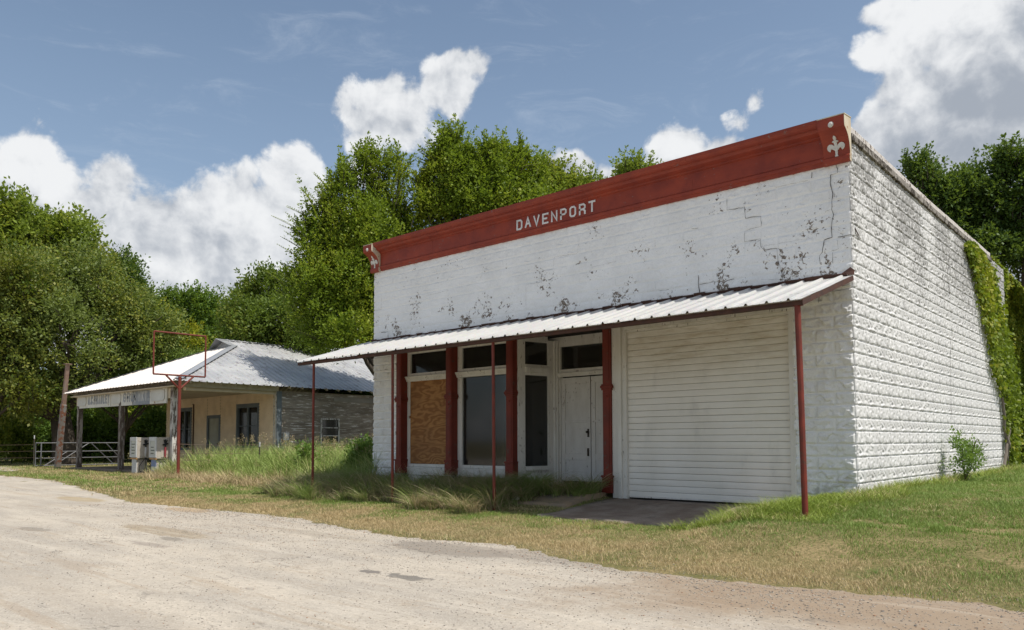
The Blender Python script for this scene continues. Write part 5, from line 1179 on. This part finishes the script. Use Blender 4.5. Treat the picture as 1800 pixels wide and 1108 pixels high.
# ------------------------------------------------------------------ grass
def blades(P, H, lean, width, segs, ang=None, bend=1., rs=R):
    """curved tapering ribbons"""
    n = len(P); ang = rs.uniform(0, 2*np.pi, n) if ang is None else ang
    d = np.stack([np.cos(ang), np.sin(ang), np.zeros(n)], -1); fa = ang+rs.uniform(-1.2, 1.2, n)+np.pi/2; sd_ = np.stack([np.cos(fa), np.sin(fa), np.zeros(n)], -1)
    t = np.linspace(0, 1, segs+1); V = []
    for k, tt in enumerate(t):
        off = d*(lean*H*(tt**1.7)*bend)[:, None]; up = (H*(tt-lean*.33*tt**2.2))[:, None]*np.array([0, 0, 1.])
        c = P+off+up; wd = (width*(1-tt)**.8*(1 if k else .8))[:, None]
        V.append(c-sd_*wd/2); V.append(c+sd_*wd/2)
    V = np.stack(V, 1); idx = np.arange(n)[:, None, None]*(2*(segs+1)); q = np.array([[2*k, 2*k+1, 2*k+3, 2*k+2] for k in range(segs)])[None]
    return V.reshape(-1, 3), (idx+q).reshape(-1, 4)
def grassmat(name, g1, g2, d1, d2, dryscale, dry0, dry1, far=None):
    M = leafmat(name, g1, g2, None, .25); t = NT(M.node_tree)
    b = [n for n in t.n if n.type == 'BSDF_PRINCIPLED'][0]; tr = [n for n in t.n if n.type == 'BSDF_TRANSLUCENT'][0]
    cur = b.inputs['Base Color'].links[0].from_socket
    p = t.node('ShaderNodeNewGeometry').outputs['Position']; r = geo_random(t)
    dn = t.math('ADD', t.noise(p, dryscale, 4, .65), t.math('MULTIPLY', t.math('SUBTRACT', r, .5), .30))
    if far: dn = far(t, p, dn)
    r2 = t.math('FRACT', t.math('MULTIPLY', r, 7.31)); dry = t.mix(r2, C4(d1), C4(d2))
    col = t.mix(t.mapr(dn, dry0, dry1), cur, dry)
    t.put(b.inputs['Base Color'], col); t.put(tr.inputs[0], col); return M
def lawnbias(t, p, dn):
    x, y, z = t.xyz(p)
    right = t.mapr(t.math('ADD', x, t.math('MULTIPLY', y, .9)), -3.6, -.8, 0, .20)         # the side lawn stays green
    edge = t.mapr(y, -3.1, -4.5, 0, .20)
    shade = t.mapr(t.math('ABSOLUTE', t.math('ADD', y, 2.5)), .7, .2, 0, .10)
    return t.math('ADD', t.math('SUBTRACT', t.math('SUBTRACT', dn, right), shade), edge)
gm_lawn = grassmat('lawn_grass', (.16, .25, .045), (.25, .34, .075), (.60, .47, .26), (.40, .31, .16), .9, .42, .60, lawnbias)
gm_tall = grassmat('tall_grass', (.20, .29, .06), (.34, .42, .12), (.62, .53, .30), (.44, .36, .18), .6, .58, .80, lambda t, p, dn: t.math('ADD', dn, t.mapr(t.xyz(p)[2], .15, -.35, 0, .34)))
gm_straw = grassmat('straw_grass', (0.204, 0.204, 0.072), (0.312, 0.276, 0.120), (0.552, 0.432, 0.252), (0.408, 0.312, 0.180), 1.5, .25, .5)
gm_shade = grassmat('verge_grass', (.20, .29, .07), (.32, .40, .12), (.70, .58, .38), (.42, .33, .21), 1.3, .46, .62)
def scatter(n, x0, x1, y0, y1, keep, rs=R):
    x = rs.uniform(x0, x1, n); y = rs.uniform(y0, y1, n); k = keep(x, y); return x[k], y[k]
def notbuilt(x, y):
    k = ~((x > -WL-.05) & (x < .05) & (y > -.05))
    k &= ~((x > -4.3) & (x < -.98+.30*y+.15*vnoise(y*3, x*0, 4)) & (y < .3) & (y > -2.12+.30*(vnoise(x*1.7, x*0+3, 6)-.5)))      # driveway
    k &= ~((x > -36.6) & (x < -25.3) & (y > 1.0)); k &= ~((x > -25.4) & (x < -25.0) & (y > 5.3))
    return k
def lawn(n, x0, x1, y0, y1, h0, h1, w, lean=.9, extra=None, thin=0):
    def keep(x, y):
        k = notbuilt(x, y) & (y > edge_y(x)-.04-.35*(vnoise(x*3, y*3, 12) > .60))
        e = y-edge_y(x); k &= R.rand(len(x)) < np.clip(.22+e*1.8, .05, 1)*(1-.82*((vnoise(x*1.4, y*2.2, 31, 4) > .66) & (y < 3)))
        if extra is not None: k &= extra(x, y)
        return k
    x, y = scatter(n, x0, x1, y0, y1, keep); H = R.uniform(h0, h1, len(x))*(.35+1.3*vnoise(x*2.4, y*2.4, 41))
    P = np.stack([x, y, gz(x, y)-.006], -1); return blades(P, H, R.uniform(.2, lean, len(x)), np.full(len(x), w)*R.uniform(.7, 1.3, len(x)), 2)
parts = [lawn(190000, -6.5, 5.2, -5.4, -.0, .022, .062, .0068), lawn(90000, -16, -6.5, -5.2, -1.2, .03, .07, .010), lawn(52000, -44, -16, -5.0, 1.2, .05, .10, .020),
         lawn(90000, .0, 5.5, -2.6, 5.5, .03, .075, .008), lawn(60000, .0, 8, 5, 16, .06, .13, .018), lawn(12000, -60, -40, -5, 8, .05, .12, .03), lawn(60000, -.0, 9, 12, 42, .10, .2, .06)]
v_, f_ = joined(parts); prop(mesh_np('lawn_grass', v_, f_, gm_lawn), kind='stuff')
# tall weeds filling the gap between the buildings
def tallg(n, x0, x1, y0, y1, h0, h1, w, segs, keep, lean=(.3, 1.0), ang=None, mod=None):
    x, y = scatter(n, x0, x1, y0, y1, lambda a, b: notbuilt(a, b) & keep(a, b)); H = R.uniform(h0, h1, len(x))*(.65+.7*vnoise(x*.8, y*.8, 61))
    if mod is not None: H = H*mod(x, y)
    P = np.stack([x, y, gz(x, y)-.02], -1); an = None if ang is None else ang+R.normal(0, .9, len(x))
    return blades(P, H, R.uniform(lean[0], lean[1], len(x)), np.full(len(x), w)*R.uniform(.6, 1.4, len(x)), segs, an)
def tufts(nc, x0, x1, y0, y1, nb, spread, h0, h1, w, segs, keep, lean, bias=None, hm=None):
    cx, cy = scatter(nc, x0, x1, y0, y1, lambda a, b: notbuilt(a, b) & keep(a, b)); n = len(cx); hh = R.uniform(h0, h1, n)
    if hm is not None: hh = hh*hm(cx, cy)
    k = np.repeat(np.arange(n), nb); m_ = len(k); r = np.abs(R.normal(0, spread, m_)); a_ = R.uniform(0, 6.28, m_)
    x = cx[k]+r*np.cos(a_); y = cy[k]+r*np.sin(a_); y = np.where((x > -WL) & (x < 0) & (y > -.03), -.03, y); H = hh[k]*R.uniform(.55, 1.1, m_)
    if bias is not None:
        vx = np.cos(a_)+bias[0]; vy = np.sin(a_)+bias[1]; a_ = np.arctan2(vy, vx)
    P = np.stack([x, y, gz(x, y)-.02], -1); return blades(P, H, R.uniform(lean[0], lean[1], m_), np.full(m_, w)*R.uniform(.6, 1.4, m_), segs, a_)
wk = lambda x, y: (y > edge_y(x)-.1) & (vnoise(x*.8, y*.8, 55) > .42)
parts = [tufts(520, -15, 5.2, -5.2, -.6, 22, .03, .05, .13, .008, 3, wk, (.5, 1.5)), tufts(160, 0, 5.5, -2, 7, 22, .04, .07, .16, .010, 3, lambda x, y: x > .4, (.4, 1.4)), tufts(150, -40, -15, -4.8, .4, 18, .06, .08, .18, .02, 3, wk, (.4, 1.4))]
v_, f_ = joined(parts); prop(mesh_np('weed_grass', v_, f_, grassmat('weeds', (.10, .18, .03), (.20, .29, .06), (.62, .50, .30), (.42, .32, .18), 2.2, .50, .60)), kind='stuff')
front = lambda x: -.35+.0*x+(vnoise(x*.8, x*0, 15)-.5)*.7-(.1)*sstep(-16, -12, x)
ramp = lambda x, y: np.clip(.30+(y-front(x))*.42, .25, 1.0)
gap = lambda x, y: (y > front(x)) & (y < 9) & ~((x < -25.3) & (y > .9)) & ~((x < -23.6) & (y < .3))
parts = [tufts(420, -25.0, -11.7, -.6, 3.4, 34, .10, .95, 1.5, .026, 5, gap, (.2, 1.0), None, ramp), tallg(3500, -25.0, -11.7, -.6, 3.2, .5, 1.2, .022, 4, gap, mod=ramp), tallg(8000, -25.2, -11.9, 2.5, 8.5, 1.1, 1.6, .028, 4, gap, mod=ramp), tallg(2600, -27.5, -24, -.1, 1.4, .35, .7, .016, 3, lambda x, y: (x > -25.6) & (y > .0))]
v_, f_ = joined(parts); prop(mesh_np('tall_grass', v_, f_, gm_tall), kind='stuff')
parts = [tallg(7000, -24.0, -12.5, -1.0, .8, .18, .48, .012, 3, lambda x, y: np.abs(y-front(x)+.05) < .45, (.4, 1.3)), tallg(1500, -26.5, -22.8, -.6, .6, .1, .25, .012, 3, lambda x, y: y > -.5)]
v_, f_ = joined(parts); prop(mesh_np('dry_grass', v_, f_, gm_straw), kind='stuff')
# seed heads on long stalks
x, y = scatter(150, -25, -12.3, .3, 5, gap); H = R.uniform(1.1, 1.75, len(x))*ramp(x, y)
P = np.stack([x, y, gz(x, y)], -1); an = R.uniform(0, 6.28, len(x)); ln = R.uniform(.05, .4, len(x)); v1, f1 = blades(P, H, ln, np.full(len(x), .010), 4, an)
tip = P+np.stack([np.cos(an)*ln*H, np.sin(an)*ln*H, H*(1-.33*ln)], -1)
Q = (tip[:, None]+R.normal(0, 1, (len(x), 30, 3))*[.035, .035, .0]+np.array([0, 0, -1])*R.uniform(0, .24, (len(x), 30, 1))).reshape(-1, 3)
v2 = leaves(Q, np.tile([0, 0, 1.], (len(Q), 1)), .04, .4); v_, f_ = joined([(v1, f1), (v2, quads(len(v2)//4))]); prop(mesh_np('seed_grass', v_, f_, gm_straw), kind='stuff')
# sprawling verge grass under the awning, tussocks bent over towards the road
vk = lambda x, y: (x < -4.75+.25*R.rand(len(x))) & (y > -2.55+.3*np.sin(x*1.3)+.2*np.sin(x*3.7)) & ~((x > -5.6) & (y < -.75+.25*(vnoise(x*3, y*3, 9)-.5)))
parts = [tufts(330, -13.8, -4.5, -2.8, -.12, 75, .07, .28, .72, .012, 5, vk, (.6, 1.6), (.3, -1.0)), tufts(90, -7.6, -4.7, -1.45, -.15, 90, .07, .5, .8, .010, 5, vk, (.8, 1.5), (.9, -.3)),
         tallg(7000, -13.8, -4.5, -2.8, -.12, .12, .35, .012, 4, vk, (.5, 1.5), -1.2), tallg(500, -11.6, -6.8, -2.7, -.2, .5, .8, .008, 5, vk, (.3, 1.0), -1.6)]
v_, f_ = joined(parts); prop(mesh_np('verge_grass', v_, f_, gm_shade), kind='stuff')
# bright clump round the right-hand post and along the foot of the side wall
ck = lambda x, y: (x > -1.05+.32*y) & (y < -.02)
gm_clump = grassmat('clump_grass', (0.179, 0.262, 0.030), (0.304, 0.373, 0.062), (0.580, 0.497, 0.248), (0.414, 0.331, 0.166), 1.4, .56, .72)
parts = [tallg(13000, -1.95, .35, -2.6, -.05, .13, .30, .008, 4, ck, (.5, 1.4), mod=lambda x, y: .45+.9*np.exp(-((x+.9)**2/.6+(y+1.8)**2/.9))), tallg(5200, .0, .9, -.9, 3.0, .10, .26, .008, 4, lambda x, y: x < .25+.5*np.exp(-(y+.2)**2), (.4, 1.2)), tallg(3200, .03, .7, 3.0, 13, .12, .30, .012, 3, lambda x, y: x < .5, (.4, 1.1)),
         tallg(260, -3.6, -2.6, -3.1, -2.8, .05, .12, .007, 3, lambda x, y: x < 9), tallg(160, -4.4, -1.5, -.03, .0, .05, .1, .006, 3, lambda x, y: x > 0)]
v_, f_ = joined(parts); prop(mesh_np('clump_grass', v_, f_, gm_clump), kind='stuff')
# loose stones on the road edge and the drive
def stones(n, fn, s0, s1, name, m, kx=None):
    V = []; F = []; b = 0
    oc = np.array([(1, 0, 0), (0, 1, 0), (-1, 0, 0), (0, -1, 0), (0, 0, .7), (0, 0, -.4)]); of = [(0, 1, 4), (1, 2, 4), (2, 3, 4), (3, 0, 4), (1, 0, 5), (2, 1, 5), (3, 2, 5), (0, 3, 5)]
    x, y = fn(n); n = len(x); s = R.uniform(s0, s1, n)**1.0; a = R.uniform(0, 6.28, n); J = R.uniform(.6, 1.3, (n, 6, 1))*oc[None]*[1, .75, .7]
    X = J[..., 0]*np.cos(a)[:, None]-J[..., 1]*np.sin(a)[:, None]; Y = J[..., 0]*np.sin(a)[:, None]+J[..., 1]*np.cos(a)[:, None]
    z = np.maximum(gz(x, y), ROADZ)+.005; V = np.stack([x[:, None]+X*s[:, None], y[:, None]+Y*s[:, None], z[:, None]+J[..., 2]*s[:, None]], -1).reshape(-1, 3)
    F = (np.arange(n)[:, None, None]*6+np.array(of)[None]).reshape(-1, 3); return prop(mesh_np(name, V, F, m), kind='stuff')
def stonem(t, co, b):
    r = geo_random(t); c = t.mix(r, (.10, .09, .08, 1), (.50, .46, .40, 1)); return t.mix(t.mapr(r, .8, 1), c, (.30, .16, .09, 1))
m_stone = mat('gravel', stonem, .9, .2)
def nearroad(n):
    x = R.uniform(-14, 6, n); y = edge_y(x)-np.abs(R.normal(0, .8, n)); k = R.rand(n) < .25+.75*(vnoise(x*.7, y*1.6, 71) > .52); return x[k], y[k]
stones(9000, nearroad, .004, .016, 'roadside_gravel', m_stone)
stones(17000, lambda n: (lambda x, y: (x[y > -12], y[y > -12]))(R.uniform(-10, 5, n), -4.6-np.abs(R.normal(0, 3.5, n))), .003, .010, 'road_chips', m_stone)
stones(1500, lambda n: (R.normal(-3.3, .55, n), R.normal(-1.6, .5, n)), .006, .02, 'driveway_gravel', m_stone)

# ------------------------------------------------------------------ ivy on the right end of the store
ivy = empty('ivy', (0.1, 12.5, .05), 'yellow-green creeper hanging over the far end of the white side wall', 'creeper')
def wallpt(px, py, x=.09): return on(0, x, px, py)
edgeL = [(1700, 425), (1712, 470), (1722, 520), (1733, 575), (1745, 650), (1765, 700), (1769, 760), (1773, 822)]; edgeR = [(1708, 425), (1740, 470), (1752, 510), (1760, 560), (1775, 620), (1790, 680), (1795, 760), (1790, 825)]
n = 9000; t_ = R.rand(n); s_ = R.beta(.9, .9, n)
def lerp(E, t): E = np.array(E, float); return np.stack([np.interp(t, np.linspace(0, 1, len(E)), E[:, k]) for k in (0, 1)], -1)
A_ = lerp(edgeL, t_); B_ = lerp(edgeR, t_); Q = A_+(B_-A_)*s_[:, None]+R.normal(0, 2, (n, 2))
P = np.array([wallpt(q[0], q[1]) for q in Q]); P[:, 0] = .06+np.abs(R.normal(0, .09, n))*(.4+t_)
keep = P[:, 1] < 13.2; P = P[keep]
V1 = leaves(P, np.tile([.3, 0, -1.], (len(P), 1)), .105, .75, .4)
# hanging mass over the corner
n = 15000; t_ = R.rand(n); E1 = [(1738, 450), (1745, 520), (1757, 580), (1772, 650), (1785, 720), (1792, 820)]; E2 = [(1745, 452), (1790, 495), (1825, 540), (1850, 620), (1860, 720), (1860, 820)]
A_ = lerp(E1, t_); B_ = lerp(E2, t_); q = A_+(B_-A_)*R.rand(n)[:, None]; D0 = 24.2
lump = vnoise(q[:, 0]*.045, q[:, 1]*.012, 91)
P2 = np.array([at(a, b, D0+dd) for (a, b), dd in zip(q, (lump-.5)*-1.6+R.exponential(.10, n))]); V2 = leaves(P2, np.tile([.2, -.4, -1.], (n, 1)), .12, .7, .4)
V = np.concatenate([V1, V2]); mesh_np('foliage', V, quads(len(V)//4), lm_vine, ivy)
mb = MB()
for q0, q1 in [((1762, 700), (1772, 826)), ((1770, 690), (1786, 822)), ((1757, 640), (1768, 700)), ((1744, 560), (1760, 660)), ((1752, 600), (1775, 700)), ((1775, 720), (1765, 820)), ((1776, 745), (1788, 815))]:
    a_ = wallpt(*q0); b_ = wallpt(*q1); limb(mb, a_, b_, .035, .04, int(q0[0]), .06)
mb.build('stem', m_barkp, ivy)
# a core behind the hanging mass so that it is not see-through
L = [(at(1800, 600, 26.5)), (at(1830, 700, 26.5)), (at(1800, 760, 26.5))]
tree('bush', 'creeper-smothered thicket filling the right edge beyond the store', 'bush', 1830, 27.5, [(1800, 580, 0, 40, 50), (1825, 650, 0, 50, 70), (1830, 740, 0, 55, 90)], lm_vine, 3600, .14, 12, .5, -.3, None, .12, plume=None)
# sapling against the side wall
sap = on(0, .45, 1697, 838)
rt = empty('shrub', (sap[0], sap[1], .03), 'small leafy shrub growing against the foot of the white side wall', 'shrub')
lob = [((sap[0]+.0, sap[1]+.0, .36), (.28, .30, .28)), ((sap[0]-.05, sap[1]+.15, .72), (.22, .2, .22)), ((sap[0]+.1, sap[1]-.25, .45), (.22, .22, .25)), ((sap[0], sap[1]+.4, .45), (.2, .22, .28))]
Q, LD = crown_pts(lob, 210, 9, .16, .9, R, 9, .05, 1.5); V = leaves(Q, LD, .062, .5); mesh_np('foliage', V, quads(len(V)//4), lm_shrub, rt)
mb = MB()
for k in range(7): limb(mb, (sap[0], sap[1], 0), np.array(lob[k % 4][0])+R.normal(0, .12, 3), .012, .005, k)
mb.build('stem', m_bark, rt)
# leafy volunteer growing round the left-hand awning post
sp = np.array([-13.6, 1.8]); 
for k, (px, py, s, lbl) in enumerate([(540, 812, 1.0, 'leafy green weed bush behind the leftmost awning post'), (640, 795, 1.0, 'leafy weed bush against the left end wall of the white store')]):
    D = 24.0 if k == 0 else 22.5
    tree('weed_bush', lbl, 'bush', px, D, [(px, py+10, 0, 22, 26), (px-14, py+25, 0, 16, 18), (px+12, py+22, 0, 15, 20)], lm_shrub, 420, .10, 10, .3, .5, None, .02, plume=None)
# litter
mb = MB(); q = on(2, -.30, 908, 884); mb.add([(q[0]-.06, q[1]-.05, q[2]+.06), (q[0]+.06, q[1]-.04, q[2]+.05), (q[0]+.07, q[1]+.05, q[2]+.10), (q[0]-.05, q[1]+.05, q[2]+.12), (q[0], q[1], q[2]+.15)], [(0, 1, 4), (1, 2, 4), (2, 3, 4), (3, 0, 4)])
o = mb.build('litter', mat('paper', lambda t, co, b: (.75, .75, .75, 1), .6)); prop(o, 'crumpled white scrap of litter in the shaded verge grass', 'litter')
